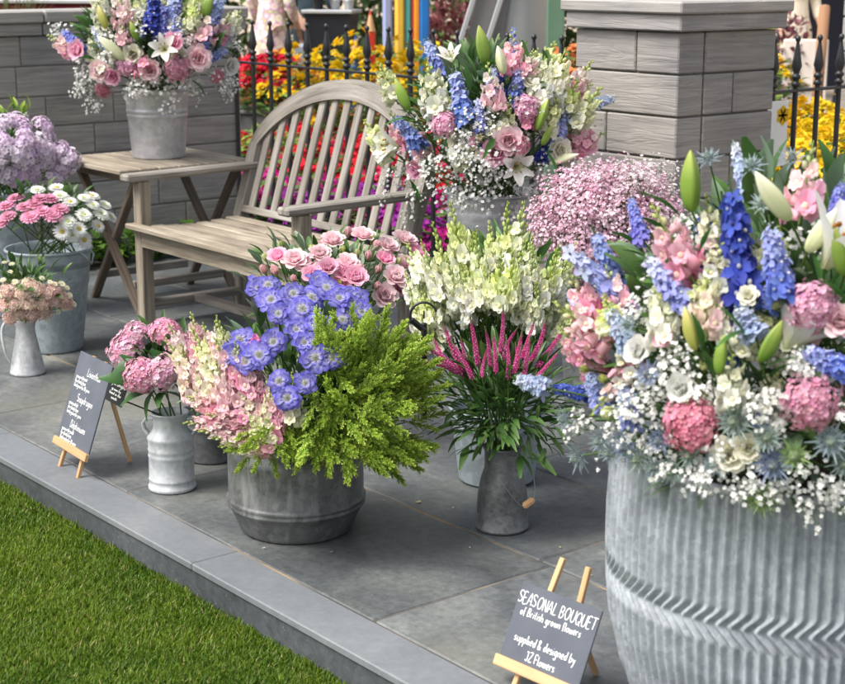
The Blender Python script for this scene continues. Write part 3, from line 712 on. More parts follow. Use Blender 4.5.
# ------------------------------------------------------------------ folding table
tb = tag(empty('folding_table', (-6.38, 3.53, 0)), 'weathered wooden folding table with dark crossed legs under the silver flower bucket', 'table')
def ttop(m):
    for i in range(7):
        box(m, (-6.375, 3.235+i*.096, .641), (.63, .093, .02), None, (1, 1, 1), .004, 0)
part('tabletop', W_SEAT, ttop, tb)
part('apron', W_TABLE, lambda m: [box(m, (-6.375, yy, .612), (.54, .022, .036), None, (1, 1, 1), .002) for yy in (3.25, 3.82)], tb)
for yy in (3.285, 3.785):
    part('leg', W_TABLE, lambda m: beam(m, (-6.62, yy, .61), (-6.13, yy+.02, .0), .04, .022, (1, 0, 0)), tb)
    part('leg', W_TABLE, lambda m: beam(m, (-6.13, yy+.025, .61), (-6.62, yy+.045, .0), .04, .022, (1, 0, 0)), tb)
part('stretcher', W_BENCH, lambda m: box(m, (-6.22, 3.545, .12), (.03, .46, .034), None, (1, 1, 1), .003), tb)
part('stretcher', W_BENCH, lambda m: box(m, (-6.54, 3.545, .12), (.03, .46, .034), None, (1, 1, 1), .003), tb)
# ------------------------------------------------------------------ containers
def pot_prof(b, t, h, rim=.006, n=6, base=0.0):
    p = [(.001, base), (b-.004, base), (b, base+.004)]
    for i in range(1, n+1): p.append((b+(t-b)*i/n, base+h*i/n))
    return p
def close_in(p, rim, wall, depth):
    r, z = p[-1]; return p+[(r+rim, z+rim*.2), (r+rim*1.2, z+rim), (r+rim*.6, z+rim*1.7), (r-rim*.3, z+rim*1.5), (r-wall, z-rim), (r-wall*1.3, z-depth), (.001, z-depth)]
def ribbed(b, t, h, ribs, rim=.006, depth=.06, amp=.0035):
    p = [(.001, 0), (b-.004, 0), (b, .004)]; n = 60
    for i in range(1, n+1):
        z = h*i/n; r = b+(t-b)*i/n
        for rz in ribs: r += amp*math.exp(-((z-rz*h)/(.007))**2)
        p.append((r, z))
    return close_in(p, rim, .004, depth)
def thing_pot(name, label, cat, loc, prof, mat, body='body', n=48, soil=True):
    e = tag(empty(name, loc), label, cat); mb = MB(); lathe(mb, prof, n); mb.build(body, mat, e); return e
def ear(par, mat, a, r, z, w=.05, drop=.035):
    mb = MB(); c = V((math.cos(a), math.sin(a), 0)); t = V((-c.y, c.x, 0))
    pts = [c*r+t*w*.5+V((0, 0, z)), c*(r+.022)+t*w*.42+V((0, 0, z-drop*.3)), c*(r+.028)+V((0, 0, z-drop)), c*(r+.022)-t*w*.42+V((0, 0, z-drop*.3)), c*r-t*w*.5+V((0, 0, z))]
    tube(mb, pts, .004, .004, n=8); mb.build('handle', mat, par)
# big corrugated planter
vz = tag(empty('corrugated_planter', (-1.945, 2.515, 0)), 'huge grey corrugated zinc planter with a zigzag band holding the largest bouquet', 'planter')
VP = [(0, .30), (.05, .325), (.12, .35), (.2, .367), (.27, .374), (.34, .376), (.42, .376), (.5, .372), (.56, .367)]
def vr(z):
    for (a, ra), (b, rb) in zip(VP[:-1], VP[1:]):
        if z <= b: t = (z-a)/(b-a); t = t*t*(3-2*t)*.35+t*.65; return ra+(rb-ra)*t
    return VP[-1][1]
def zig(z):
    sp = 2*PI/96
    def sm(t): t = max(0, min(1, t)); return t*t*(3-2*t)*.5+t*.5
    return -1.25*sp*sm((.338-z)/.036)+1.3*sp*sm((.302-z)/.04)
def planter(m):
    n = 96*10; nz = 150; vs = []
    for i in range(nz+1):
        z = .56*i/nz; r0 = vr(z); off = zig(z); fade = min(1, z/.02, (.56-z)/.015+.1)
        for j in range(n):
            a = 2*PI*j/n; w = .5+.5*math.cos(96*(a-off)); q = r0+.012*fade*(w-.5)
            vs.append((q*math.cos(a), q*math.sin(a), z))
    fs = [(i*n+j, i*n+(j+1) % n, (i+1)*n+(j+1) % n, (i+1)*n+j) for i in range(nz) for j in range(n)]
    m.add(vs, fs, (1, 1, 1))
mb = MB(); planter(mb); mb.build('corrugated_body', Z_VASE, vz)
mb = MB(); lathe(mb, [(.366, .556), (.376, .558), (.378, .566), (.37, .572), (.35, .568), (.335, .5), (.001, .5)], 96); mb.build('rim', Z_VASE, vz)
mb = MB(); lathe(mb, [(.33, .505), (.2, .53), (.001, .54)], 32); mb.build('soil', SOIL, vz)
# round tub
TUB = onz(297, 526); TUB.z = 0
tub = thing_pot('zinc_tub', 'dark mottled round zinc tub with a double ridge holding blue scabious and lime foliage', 'tub', TUB,
    [(.001, 0), (.146, 0), (.152, .004), (.155, .01), (.172, .05), (.183, .072), (.188, .076), (.189, .08), (.186, .084), (.188, .089), (.19, .093), (.187, .098), (.184, .104), (.184, .21), (.182, .221), (.17, .244), (.164, .25), (.166, .258), (.16, .26), (.155, .247), (.15, .19), (.001, .19)], Z_TUB, 'body', 64)
# white churn
CH = onz(171, 488)+V((0, .005, 0)); CH.z = 0
churn = thing_pot('milk_churn', 'small pale whitewashed milk churn with two side handles holding pink hydrangeas', 'churn', CH,
    [(.001, 0), (.066, 0), (.07, .004), (.07, .012), (.066, .016), (.066, .03), (.068, .033), (.066, .036), (.066, .1), (.068, .104), (.066, .108), (.066, .118), (.068, .122), (.066, .126), (.066, .15), (.069, .156), (.067, .162), (.055, .176), (.05, .185), (.049, .2), (.05, .206), (.049, .212), (.053, .226), (.056, .228), (.056, .232), (.052, .233), (.046, .215), (.044, .17), (.001, .17)], Z_LIGHT, 'body', 48)
cdir = math.atan2(c_, s_)
for sg in (0, PI):
    a = cdir+sg; c = V((math.cos(a), math.sin(a), 0)); mb = MB()
    pts = [c*.05+V((0, 0, .212)), c*.068+V((0, 0, .215)), c*.079+V((0, 0, .2)), c*.076+V((0, 0, .182)), c*.064+V((0, 0, .166))]
    for q in (-.008, .0, .008): tube(mb, [p+V((-c.y, c.x, 0))*q for p in pts], .0045, .0045, n=8)
    mb.build('handle', Z_LIGHT, churn)
# jug with wire handle
JG = onz(502, 527); JG.z = 0
jug = thing_pot('zinc_jug', 'dark zinc milk jug with wire handle and wooden grip holding magenta veronica', 'jug', JG,
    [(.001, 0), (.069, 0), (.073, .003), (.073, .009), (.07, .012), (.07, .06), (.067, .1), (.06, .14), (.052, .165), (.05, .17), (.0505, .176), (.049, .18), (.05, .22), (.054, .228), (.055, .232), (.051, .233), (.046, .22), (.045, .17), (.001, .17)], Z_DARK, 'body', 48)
mb = MB(); rt = V((s_, c_, 0)); fw = V((c_*-1, s_, 0))
hp = [rt*-.045+V((0, 0, .2)), rt*-.0+fw*-.062+V((0, 0, .14)), rt*.05+fw*-.075+V((0, 0, .085)), rt*.083+fw*-.055+V((0, 0, .105)), rt*.078+fw*-.02+V((0, 0, .17)), rt*.05+V((0, 0, .2))]
def smoothpts(p, n=6):
    o = []; q = [p[0]]+p+[p[-1]]
    for i in range(1, len(q)-2):
        for k in range(n):
            t = k/n; a, b, c, d = q[i-1], q[i], q[i+1], q[i+2]
            o.append(((b*2)+(c-a)*t+(a*2-b*5+c*4-d)*t*t+(b*3-a-c*3+d)*t**3)*.5)
    return o+[p[-1]]
tube(mb, smoothpts(hp), .0015, .0015, n=6); hd = mb.build('wire_handle', WIRE, jug)
mb = MB(); beam(mb, rt*.052+fw*-.076+V((0, 0, .084)), rt*.082+fw*-.06+V((0, 0, .101)), .019, .019, (0, 0, 1), .006); mb.build('grip', W_PINE, hd)
# bucket behind the jug
BK = V((-3.44, 3.02, 0))
thing_pot('zinc_bucket', 'blue-grey zinc bucket behind the dark jug holding white snapdragons', 'bucket', BK, ribbed(.112, .14, .22, (.8, .9), .005, .05), Z_BLUE)
# dark bucket behind churn
DK = onz(212, 458); DK.z = 0
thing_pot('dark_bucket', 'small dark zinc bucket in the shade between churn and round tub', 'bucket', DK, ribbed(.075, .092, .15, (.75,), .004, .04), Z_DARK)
# bucket for lisianthus
LI = at(330, 400, 5.15); LI.z = 0
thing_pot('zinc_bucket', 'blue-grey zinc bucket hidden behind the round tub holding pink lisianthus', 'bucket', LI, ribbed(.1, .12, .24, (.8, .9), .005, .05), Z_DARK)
# asters bucket
AS = onz(54, 348); AS.z = 0
asb = thing_pot('tall_zinc_bucket', 'tall pale blue-grey zinc bucket holding pink and white asters', 'bucket', AS, ribbed(.115, .165, .4, (.68, .72), .007, .06, .003), Z_BLUE, 'body', 56)
ear(asb, Z_BLUE, cdir-.35, .164, .405, .07, .05); ear(asb, Z_BLUE, cdir+PI-.35, .164, .405, .07, .05)
# white jug
WJ = onz(28, 373); WJ.z = 0
wj = thing_pot('enamel_jug', 'small white enamel jug with side handle beside the tall aster bucket', 'jug', WJ,
    [(.001, 0), (.062, 0), (.066, .004), (.065, .01), (.055, .06), (.045, .11), (.037, .15), (.035, .175), (.04, .2), (.044, .208), (.042, .21), (.035, .19), (.032, .14), (.001, .14)], galv('white enamel', (.36, .37, .39), (.6, .61, .62), .45, .15, 20, True, (.2, .2, .2), .6), 'body', 40)
mb = MB(); c = -rt
tube(mb, smoothpts([c*.044+V((0, 0, .195)), c*.066+fw*-.03+V((0, 0, .2)), c*.078+fw*-.04+V((0, 0, .165)), c*.07+fw*-.045+V((0, 0, .1)), c*.055+fw*-.035+V((0, 0, .05))]), .007, .005, n=8); mb.build('handle', Z_LIGHT, wj)
# lilac pot
LP = V((-6.57, 2.86, 0))
thing_pot('tall_zinc_bucket', 'tall pale blue-grey zinc bucket at the wall holding lilac phlox', 'bucket', LP, ribbed(.12, .16, .53, (.8, .85), .006, .06), Z_BLUE)
# bucket on table
TBK = onz(159, 157, .651); TBK.z = .6515
tbk = thing_pot('silver_bucket', 'silver zinc bucket with double ridge standing on the folding table', 'bucket', TBK, ribbed(.118, .142, .30, (.63, .7), .006, .06, .004), Z_POT, 'body', 56)
# bucket by bench
B2 = V((-4.41, 3.83, 0))
b2k = thing_pot('tall_silver_bucket', 'tall ridged silver zinc bucket standing between the bench and stone pier', 'bucket', B2, ribbed(.13, .163, .68, (.86, .9, .5, .54), .007, .06, .005), Z_POT, 'body', 56)
ear(b2k, Z_POT, cdir+PI-.6, .16, .62, .07)
# gyp container
GP = at(605, 215, 5.35); GP.z = 0
thing_pot('zinc_bucket', 'tall zinc bucket half hidden in shade under the pink gypsophila', 'bucket', GP, ribbed(.12, .15, .42, (.8, .86), .006, .05), Z_DARK)
# ------------------------------------------------------------------ handwriting
G = {}
def _g(ch, w, *st): G[ch] = (w, [[tuple(float(q) for q in p.split(',')) for p in s.split()] for s in st])
_g('S', 6, '5.5,8.6 4,10 1.6,9.6 .8,7.6 2.6,5.6 4.8,4 5,1.6 3,.2 .6,1.2'); _g('E', 5, '4.8,10 .8,9.8 .6,0 5,.2', '.7,5.2 4,5.3')
_g('A', 6, '.2,0 3,10 5.8,0', '1.3,3.4 4.8,3.5'); _g('O', 7, '3.4,10 1,8 .5,4 2.2,.3 4.8,.4 6.4,4 5.8,8.2 3.6,10'); _g('N', 6, '.6,0 .8,10 5.2,0 5.4,10')
_g('L', 5, '1.2,10 .8,.2 4.8,.3'); _g('B', 6, '.8,10 .7,0', '.8,10 3.8,9.6 4.8,7.6 3.6,5.6 .9,5.2', '.9,5.2 4.2,4.8 5.2,2.6 4,.5 .7,0'); _g('U', 6, '.6,10 .6,3 2,.2 4.2,.3 5.4,3 5.5,10')
_g('Q', 7, '3.4,10 1,8 .5,4 2.2,.3 4.8,.4 6.4,4 5.8,8.2 3.6,10', '4,2.6 6.8,-1'); _g('T', 6, '.2,9.9 6,10', '3.1,10 3,0'); _g('J', 5, '1,10 5,10', '3.6,10 3.6,2 2.2,.1 .4,1.4')
_g('Z', 6, '.6,9.8 5.6,10 .5,.2 5.8,.2'); _g('F', 5, '5,10 .9,9.8 .7,0', '.8,5.2 4.2,5.3'); _g('D', 6, '.8,10 .7,0', '.8,10 4.4,8.6 5.6,5 4,1 .7,0'); _g('H', 6, '.7,10 .7,0', '5.3,10 5.3,0', '.7,5 5.3,5.2')
_g('&', 6, '5.6,0 1.4,7 2,9.6 3.8,9.4 3.6,7 .8,3.4 1.2,.6 3.4,.3 5.4,3.6'); _g('3', 5, '.6,9 3,10 4.4,8 2.2,5.4 4.6,3.4 3.8,.6 .6,.8'); _g('0', 5, '2.5,10 .7,7 .7,3 2.5,0 4.3,3 4.3,7 2.5,10')
_g('a', 5, '4.2,4.4 2.6,5.2 .8,3.6 .8,1.2 2.2,.2 4,1.8 4.2,5 4.3,.2'); _g('b', 5, '.8,9.6 .8,.3 3,.2 4.4,2.4 3.4,4.8 .9,3.6'); _g('c', 4.4, '4,4.6 2.4,5.1 .8,3.2 1.4,.6 4,.6'); _g('d', 5, '4.2,9.6 4.2,.2', '4.1,3.8 2.4,5 .8,3 1.6,.4 4.1,1.4')
_g('e', 4.6, '.8,2.6 4,3 3.4,4.8 1.8,5 .7,2.8 1.6,.3 4.1,.8'); _g('f', 3.6, '3.8,9 2.6,9.6 1.8,8 1.7,-1', '.4,5 3.4,5.1'); _g('g', 5, '4.1,4.6 2.2,5 .8,3 2,.6 4.1,2', '4.2,5 4.1,-2.6 2.4,-4 .7,-3'); _g('h', 5, '.8,9.6 .7,0', '.8,3.4 2.6,5 4,3.8 4.1,0')
_g('i', 2, '1,5 1,0', '1,7.2 1.1,7.7'); _g('l', 2, '1,9.8 1,0'); _g('m', 7, '.7,5 .7,0', '.7,3.4 2.2,5 3.4,4 3.4,0', '3.4,3.4 5,5 6.2,4 6.3,0'); _g('n', 5, '.7,5 .7,0', '.7,3.4 2.6,5 4,3.8 4.1,0')
_g('o', 5, '2.4,5 .8,3.6 .9,1.2 2.6,.1 4.2,1.6 4,4 2.4,5'); _g('p', 5, '.8,5 .7,-4', '.8,3.4 2.8,5 4.3,3 3.2,.4 .8,.8'); _g('r', 4, '.8,5 .8,0', '.8,3 2.2,4.8 3.6,4.8'); _g('s', 4.2, '3.6,4.4 2,5 .9,3.8 3.2,2 3.2,.5 .7,.4')
_g('t', 3.8, '1.8,8.4 1.8,.8 3.4,.3', '.3,5.2 3.5,5.3'); _g('u', 5, '.7,5 .8,1 2.2,.1 4,1.6 4.1,5', '4.1,2 4.3,0'); _g('w', 6.4, '.4,5 1.8,0 3.2,4.4 4.8,0 6,5'); _g('y', 5, '.6,5 2.4,.6', '4.3,5 2.2,-2.2 .5,-4'); _g('v', 5, '.5,5 2.4,0 4.3,5')
def write(mb, lines, r, wd0):
    """lines: (text, x centre or left, baseline y, cap height, align); strokes are thin raised ribbons on the board face (x right, y up, z out)"""
    for (txt, x, y, h, al) in lines:
        wd = min(wd0, h*.13); k = h/10; W = sum((3.2 if c == ' ' else G[c][0]+.9) for c in txt)*k*.82
        cx = x-W/2 if al == 'c' else x
        for c in txt:
            if c == ' ': cx += 3.2*k*.82; continue
            w, st = G[c]; sl = r.uniform(-.04, .1); dy = r.uniform(-.03, .03)*h
            for s in st:
                q = [V((cx+(p[0]*.82+sl*p[1])*k, y+dy+p[1]*k+r.uniform(-.012, .012)*h, .0008)) for p in s]
                q = smoothpts(q, 5) if len(q) > 2 else q
                vs = []
                for i, p in enumerate(q):
                    t = (q[min(i+1, len(q)-1)]-q[max(i-1, 0)]); t = t.normalized() if t.length > 1e-9 else V((1, 0, 0)); nn = V((-t.y, t.x, 0))*wd*.5
                    vs += [p-nn, p+nn, p-nn-V((0, 0, .0009)), p+nn-V((0, 0, .0009))]
                fs = []
                for i in range(len(q)-1):
                    o = 4*i; fs += [(o, o+1, o+5, o+4), (o, o+4, o+6, o+2), (o+1, o+3, o+7, o+5)]
                mb.add(vs, fs, (1, 1, 1), None, False)
            cx += (w+.9)*k*.82
def easel(label, loc, rz, bw, bh, lean, ledge_z, spread, top_ext, lines, wd, back):
    e = empty('chalkboard_easel', loc, rz); tag(e, label, 'sign')
    T = Mx.Rotation(-lean, 4, 'X')     # local: x along the ledge, y up the board, leaning back (+y world)
    def Q(x, s, n): return V((x, s*math.sin(lean)-n*math.cos(lean), s*math.cos(lean)+n*math.sin(lean)))   # s along the slope, n outwards
    s0 = ledge_z/math.cos(lean); Rm = Mx((V((1, 0, 0)), V((0, math.sin(lean), math.cos(lean))), V((0, -math.cos(lean), math.sin(lean))))).transposed().to_4x4()
    mb = MB(); box(mb, (0, s0+bh/2, .003), (bw, bh, .005), Rm, (1, 1, 1), .001); bo = mb.build('board', BOARD, e)
    mb = MB(); write(mb, [(t, x*bw, s0+y*bh, h*bh, al) for t, x, y, h, al in lines], random.Random(5), wd); mb.v = [tuple(Rm@(V(p)+V((0, 0, .0056)))) for p in mb.v]; mb.build('chalk_lettering', CHALK, bo)
    mb = MB(); beam(mb, Q(-bw*.52, s0-.007, .009), Q(bw*.52, s0-.007, .009), .024, .013, Rm.to_3x3()@V((0, 0, 1)), .002); mb.build('ledge', W_PINE, e)
    for sg in (-1, 1):
        mb = MB(); beam(mb, Q(sg*spread, .0, -.007), Q(sg*spread*.62, s0+bh+top_ext, -.007), .013, .011, Rm.to_3x3()@V((0, 0, 1)), .0015); mb.build('leg', W_PINE, e)
    sp = s0+bh*.86
    mb = MB(); beam(mb, Q(-spread*.72, sp, -.017), Q(spread*.72, sp, -.017), .012, .012, (0, 0, 1), .0015); mb.build('crossbar', W_PINE, e)
    tp = Q(spread*.25, sp, -.024); mb = MB(); beam(mb, tp, V((spread*.3, tp.y+back, .004)), .013, .011, (0, 1, 0), .0015); mb.build('leg', W_PINE, e)
    return e
sg1 = [('Lisianthus', .08, .775, .085, 'c'), ('grown in the east', -.42, .715, .042, 'l'), ('by a family farm', -.42, .665, .042, 'l'), ('hand grown for 30 years', -.42, .615, .042, 'l'),
       ('Snapdragon', .02, .475, .085, 'c'), ('grown outside', -.42, .415, .042, 'l'), ('on a family farm', -.42, .365, .042, 'l'), ('family grown for years', -.42, .315, .042, 'l'),
       ('Delphiniums', .02, .18, .085, 'c'), ('grown in the south', -.42, .12, .042, 'l'), ('by a family farm', -.42, .07, .042, 'l'), ('family grown for 30 years', -.42, .02, .042, 'l')]
easel('tall grey chalkboard on pine easel listing three flowers beside the white churn', (-4.2944, 2.0377, 0), rad(-3.72), .237, .278, rad(19.4), .0757, .07, .0, sg1, .0017, .07)
sg2 = [('SEASONAL BOUQUET', 0, .74, .15, 'c'), ('of British grown flowers', -.03, .6, .105, 'c'), ('supplied & designed by', 0, .27, .115, 'c'), ('JZ Flowers', 0, .08, .115, 'c')]
easel('square grey chalkboard on pine easel reading seasonal bouquet beside the corrugated planter', (-2.2775, 2.101, 0), rad(4.4), .225, .168, rad(25.1), .052, .058, .075, sg2, .0019, .08)
# small black tag on the hydrangeas
tg = empty('plant_label', at(117, 390, 4.62)); tag(tg, 'small black chalk label stuck among the pink hydrangea heads in the churn', 'label')
Rt = Mx((rt*.83-fw*.2+V((0, 0, -.3)), V((.05, .1, 1)), V((0, 0, 0)))); xx = (rt*.8-fw*.35-V((0, 0, .33))).normalized(); yy = V((0, 0, 1))-xx*xx.z; yy.normalize(); yy = (yy+fw*.1).normalized(); zz = xx.cross(yy)
Rt = Mx((xx, yy, zz)).transposed().to_4x4()
mb = MB(); box(mb, (0, 0, 0), (.062, .085, .003), Rt, (1, 1, 1), .001); bo = mb.build('board', BOARD_DK, tg)
mb = MB(); write(mb, [('Hydrangea', 0, .012, .013, 'c'), ('grown by', 0, -.004, .009, 'c'), ('hand in the', 0, -.017, .009, 'c'), ('south', 0, -.03, .009, 'c')], random.Random(3), .0012)
mb.v = [tuple(Rt@(V(p)+V((0, 0, .0021)))) for p in mb.v]; mb.build('chalk_lettering', CHALK, bo)
mb = MB(); tube(mb, [Rt@V((.02, -.03, -.004)), Rt@V((.03, -.03, -.03)), CH+V((.02, .02, .2))-tg.location], .0025, .0025, col=(.02, .02, .02)); mb.build('stick', IRON, tg)
# black hook
hk = empty('metal_hook', at(424, 330, 4.32)); tag(hk, 'black curled iron hook between lime foliage and white snapdragons', 'hook')
mb = MB()
arc = [rt*(-.036*math.cos(t)-.001)+V((0, 0, .04+.036*math.sin(t)))+fw*.0 for t in [(-.35+i*.32) for i in range(11)]]
tube(mb, smoothpts(arc, 3), .0042, .003, n=8)
beam(mb, V((0, 0, -.25)), V((0, 0, .02)), .016, .012, (1, 0, 0)); beam(mb, rt*-.036+V((0, 0, .03)), rt*.004+V((0, 0, -.004)), .022, .01, (0, 1, .1)); beam(mb, rt*.0+V((0, 0, .03)), rt*.0+V((0, 0, .055)), .006, .006, (1, 0, 0))
mb.build('hook_body', IRON, hk)
# ------------------------------------------------------------------ meshes of the flowers
DB = [t_delph((.01, .025, .36), (.05, .1, .52), 1), t_delph((.012, .03, .36), (.08, .14, .55), 2)]; MBl = [t_delph((.14, .24, .62), (.45, .5, .8), 3), t_delph((.1, .17, .6), (.5, .52, .78), 13)]
LV = [t_delph(LAV, PBLUE, 4, 1, .19), t_delph((.26, .3, .66), (.58, .62, .8), 5, 1, .2)]; VB = [t_delph(VIOL, LAV, 6)]; PB = [t_delph(PBLUE, (.68, .72, .82), 7, 1, .2, 36)]
SP = [t_snap(PINK, PALE, YGRN, 21), t_snap((.9, .4, .56), PEACH, YGRN, 22), t_snap((.9, .5, .62), (.9, .78, .72), YGRN, 23)]
SC = [t_snap(PALE, CREAMC, YGRN, 24, .33, 17), t_snap((.86, .66, .62), (.83, .82, .56), YGRN, 25, .33, 17)]; SH = [t_snap(HOT, PINK, YGRN, 26)]
SW = [t_snap(WHITE, CREAMC, YGRN, 27, .33, 18, .72), t_snap((.86, .86, .76), (.76, .81, .42), YGRN, 28, .33, 18, .7), t_snap(WHITE, (.8, .82, .6), LIME, 29, .34, 18, .76)]
SWT = [t_snap((.87, .87, .82), (.84, .86, .62), LIME, 127, .3, 24, .58), t_snap((.87, .87, .8), (.74, .8, .4), LIME, 128, .3, 24, .5), t_snap((.86, .87, .74), (.7, .78, .3), YGRN, 129, .3, 24, .62)]
SCT = [t_snap((.9, .48, .6), (.9, .76, .74), YGRN, 131, .3, 24, .68), t_snap((.9, .62, .66), (.86, .82, .62), YGRN, 132, .3, 24, .64), t_snap((.9, .36, .54), (.9, .66, .68), YGRN, 133, .3, 24, .68), t_snap((.9, .86, .74), (.8, .82, .5), YGRN, 134, .3, 24, .62), t_snap((.9, .54, .63), (.9, .8, .76), YGRN, 135, .3, 24, .7)]
DM = [t_dome((.75, .3, .46), 31, 330, .105, .62, (.84, .5, .62)), t_dome((.66, .2, .32), 32, 330, .1, .62, (.8, .4, .48)), t_dome((.78, .36, .54), 33, 340, .105, .68, (.85, .58, .7))]
HY = [t_dome((.84, .3, .48), 34, 230, .14, .6, (.9, .62, .7)), t_dome((.88, .4, .56), 35, 230, .14, .6, (.9, .72, .78))]
RP = [t_rose((.86, .3, .47), (.9, .56, .68), 41), t_rose((.88, .48, .56), (.9, .72, .74), 42, .6)]; RB = [t_rosebud((.8, .42, .48), (.86, .62, .64), 43), t_rosebud((.7, .72, .42), (.82, .76, .6), 44)]
RW = [t_rose((.84, .84, .76), WHITE, 45), t_rose((.82, .8, .6), (.85, .83, .72), 46, .5)]; RG = [t_rosebud((.55, .62, .25), (.76, .78, .45), 47), t_rosebud((.42, .54, .16), (.62, .66, .25), 48)]
SCB = [t_scab(51), t_scab(52), t_scab(53), t_scab(57), t_scab(58)]
AW = [t_daisy(WHITE, WHITE, (.72, .58, .1), 54), t_daisy((.8, .84, .7), WHITE, (.55, .62, .2), 55, 34, 3)]; AC = [t_daisy((.86, .78, .6), (.88, .84, .66), (.6, .62, .25), 58, 20, 2)]; AP = [t_daisy((.78, .3, .46), (.82, .42, .58), (.7, .35, .4), 56, 36, 4)]
LO = [t_lily(61), t_lily(62, .35)]; LB = [t_lilybud((.2, .34, .05), (.42, .5, .12), 63), t_lilybud((.5, .52, .12), (.78, .7, .3), 64), t_lilybud((.68, .72, .42), (.85, .83, .7), 65)]
ER = [t_eryng(66, (.2, .26, .3), (.26, .33, .37)), t_eryng(67, (.24, .3, .24), (.3, .38, .36)), t_eryng(68, (.17, .21, .36), (.22, .27, .44))]; EG = [t_eryng(69, (.3, .4, .16), (.25, .36, .14))]
VE = [t_veron(71, .1), t_veron(72, -.12), t_veron(74, .2), t_veron(76, .02)]; PH = [t_phlox((.82, .67, .83), 73, 24), t_phlox((.86, .75, .87), 74, 24)]
SG = [t_sprig(75), t_sprig(76), t_sprig(77)]
BE = [t_dome((.88, .64, .54), 81, 120, .15, .4, (.86, .74, .6)), t_dome((.88, .56, .54), 82, 120, .15, .4, (.86, .66, .55))]
def spike(name, label, cat, root, tp, bp, d, ms, group=None, fat=1.0, leaves=1, lk='mid', lean=0.0, ll=.06):
    a = at(bp[0], bp[1], d); b = at(tp[0], tp[1], d+lean); ln = (b-a).length
    m = R.choice(ms); parts = list(zip(('flower_spike', 'bud_tip'), m)) if isinstance(m, tuple) else [('flower_spike', m)]
    px = math.hypot(tp[0]-bp[0], tp[1]-bp[1])
    return flower(name, label, cat, root, parts, a, b-a, ln, group, leaves, lk, ll, .0022, max(ln*.82, .1)*fat)
def root_in(c, r, z):
    a = R.uniform(0, 2*PI); q = r*math.sqrt(R.random()); return V((c[0]+q*math.cos(a), c[1]+q*math.sin(a), z))
class Bouquet:
    def __init__(s, c, r, pot, pr, pz, where): s.c, s.r, s.pot, s.pr, s.pz, s.where = V(c), r, pot, pr, pz, where
    def hit(s, x, y, k=1.0): return dome(x, y, s.c, tuple(q*k for q in s.r))
    def root(s): return root_in(s.pot, s.pr, s.pz)
    def head(s, name, desc, cat, ms, x, y, rpx, k=1.0, up=.25, group=None, leaves=1, lk='mid', face=.35, ll=.07, sq=None):
        p, n = s.hit(x, y, k); d = dep(p); tc = (EYE-p).normalized(); dr = n+V((0, 0, up))+tc*face
        m = R.choice(ms); parts = list(m) if isinstance(m, list) else m
        if isinstance(m, tuple): parts = list(zip(('petals', 'flower_centre'), m)) if name not in ('lily', 'sea_holly') else list(zip(('petals', 'stamens') if name == 'lily' else ('bracts', 'flower_cone'), m))
        else: parts = [('flower_head', m)]
        return flower(name, f'{desc} {s.where}' if s.where else desc, cat, s.root(), parts, p, dr, rpx*d/F, group, leaves, lk, ll)
    def spike(s, name, desc, cat, ms, tp, bp, k=1.0, fat=1.0, leaves=1, lk='mid', group=None, lean=.03):
        p, n = s.hit(bp[0], bp[1], k); d = dep(p)
        return spike(name, f'{desc} {s.where}' if s.where else desc, cat, s.root(), tp, bp, d, ms, group, fat, leaves, lk, lean)
    def bud(s, desc, ms, tp, bp, k=1.0, fat=1.0):
        p, n = s.hit(bp[0], bp[1], k); d = dep(p); a = at(bp[0], bp[1], d); b = at(tp[0], tp[1], d-.02); ln = (b-a).length
        return flower('lily', f'{desc} {s.where}', 'lily', s.root(), [('bud', R.choice(ms))], a, b-a, ln, None, 2, 'lily', .09, .003, ln*fat*.84)
    def gyp(s, spots, seed, label, col=WHITE, fr=.0042, n=17, dens=.36):
        r = random.Random(seed); mb = MB()
        for (x, y, wpx, k) in spots:
            p, nn = s.hit(x, y, k); d = dep(p); w = wpx*d/F
            for j in range(max(1, int((wpx/9)**2*dens))):
                q = p+V((r.gauss(0, w*.32), r.gauss(0, w*.32), r.gauss(0, w*.28))); gyp_spray(mb, q, (q-V((s.pot[0], s.pot[1], s.pz))).normalized()+V((0, 0, .2)), w*.34+.012, r, n, col, fr)
        e = mb.build('gypsophila', PETAL); tag(e, label, "baby's breath"); kind(e, 'stuff'); return e
    def extra(s, n, c, r, group, kinds, seed, sz=1.0):
        """smaller blooms tucked between the named ones"""
        q = random.Random(seed)
        for i in range(n):
            a = q.uniform(0, 2*PI); m = math.sqrt(q.random()); x, y = c[0]+r[0]*m*math.cos(a), c[1]+r[1]*m*math.sin(a); k = q.uniform(.86, .99); t = kinds[i % len(kinds)]
            if t == 'snap': p, nn = s.hit(x, y, k); ln = q.uniform(30, 46)*sz; lx = (x-c[0])/r[0]*.5; spike('snapdragon', 'smaller pale snapdragon tucked between larger blooms '+s.where, 'snapdragon', s.root(), (x+ln*lx, y-ln), (x, y), dep(p), SW+SWT+SP, 'tucked-in pale snapdragons '+s.where, 1.1, 0)
            elif t == 'rose': s.head('lisianthus', 'smaller pink or cream bloom tucked between larger flowers', 'lisianthus', q.choice([RP, RW, RG[:1], RB]), x, y, q.uniform(8, 11)*sz, k, .4, 'tucked-in rose-like blooms '+s.where, 1, 'mid', .6)
            elif t == 'delph': p, nn = s.hit(x, y, k); ln = q.uniform(34, 50)*sz; lx = (x-c[0])/r[0]*.5; spike('delphinium', 'smaller blue delphinium tucked between larger blooms '+s.where, 'delphinium', s.root(), (x+ln*lx, y-ln), (x, y), dep(p), LV+MBl+VB, 'tucked-in blue delphiniums '+s.where, 1.2, 0)
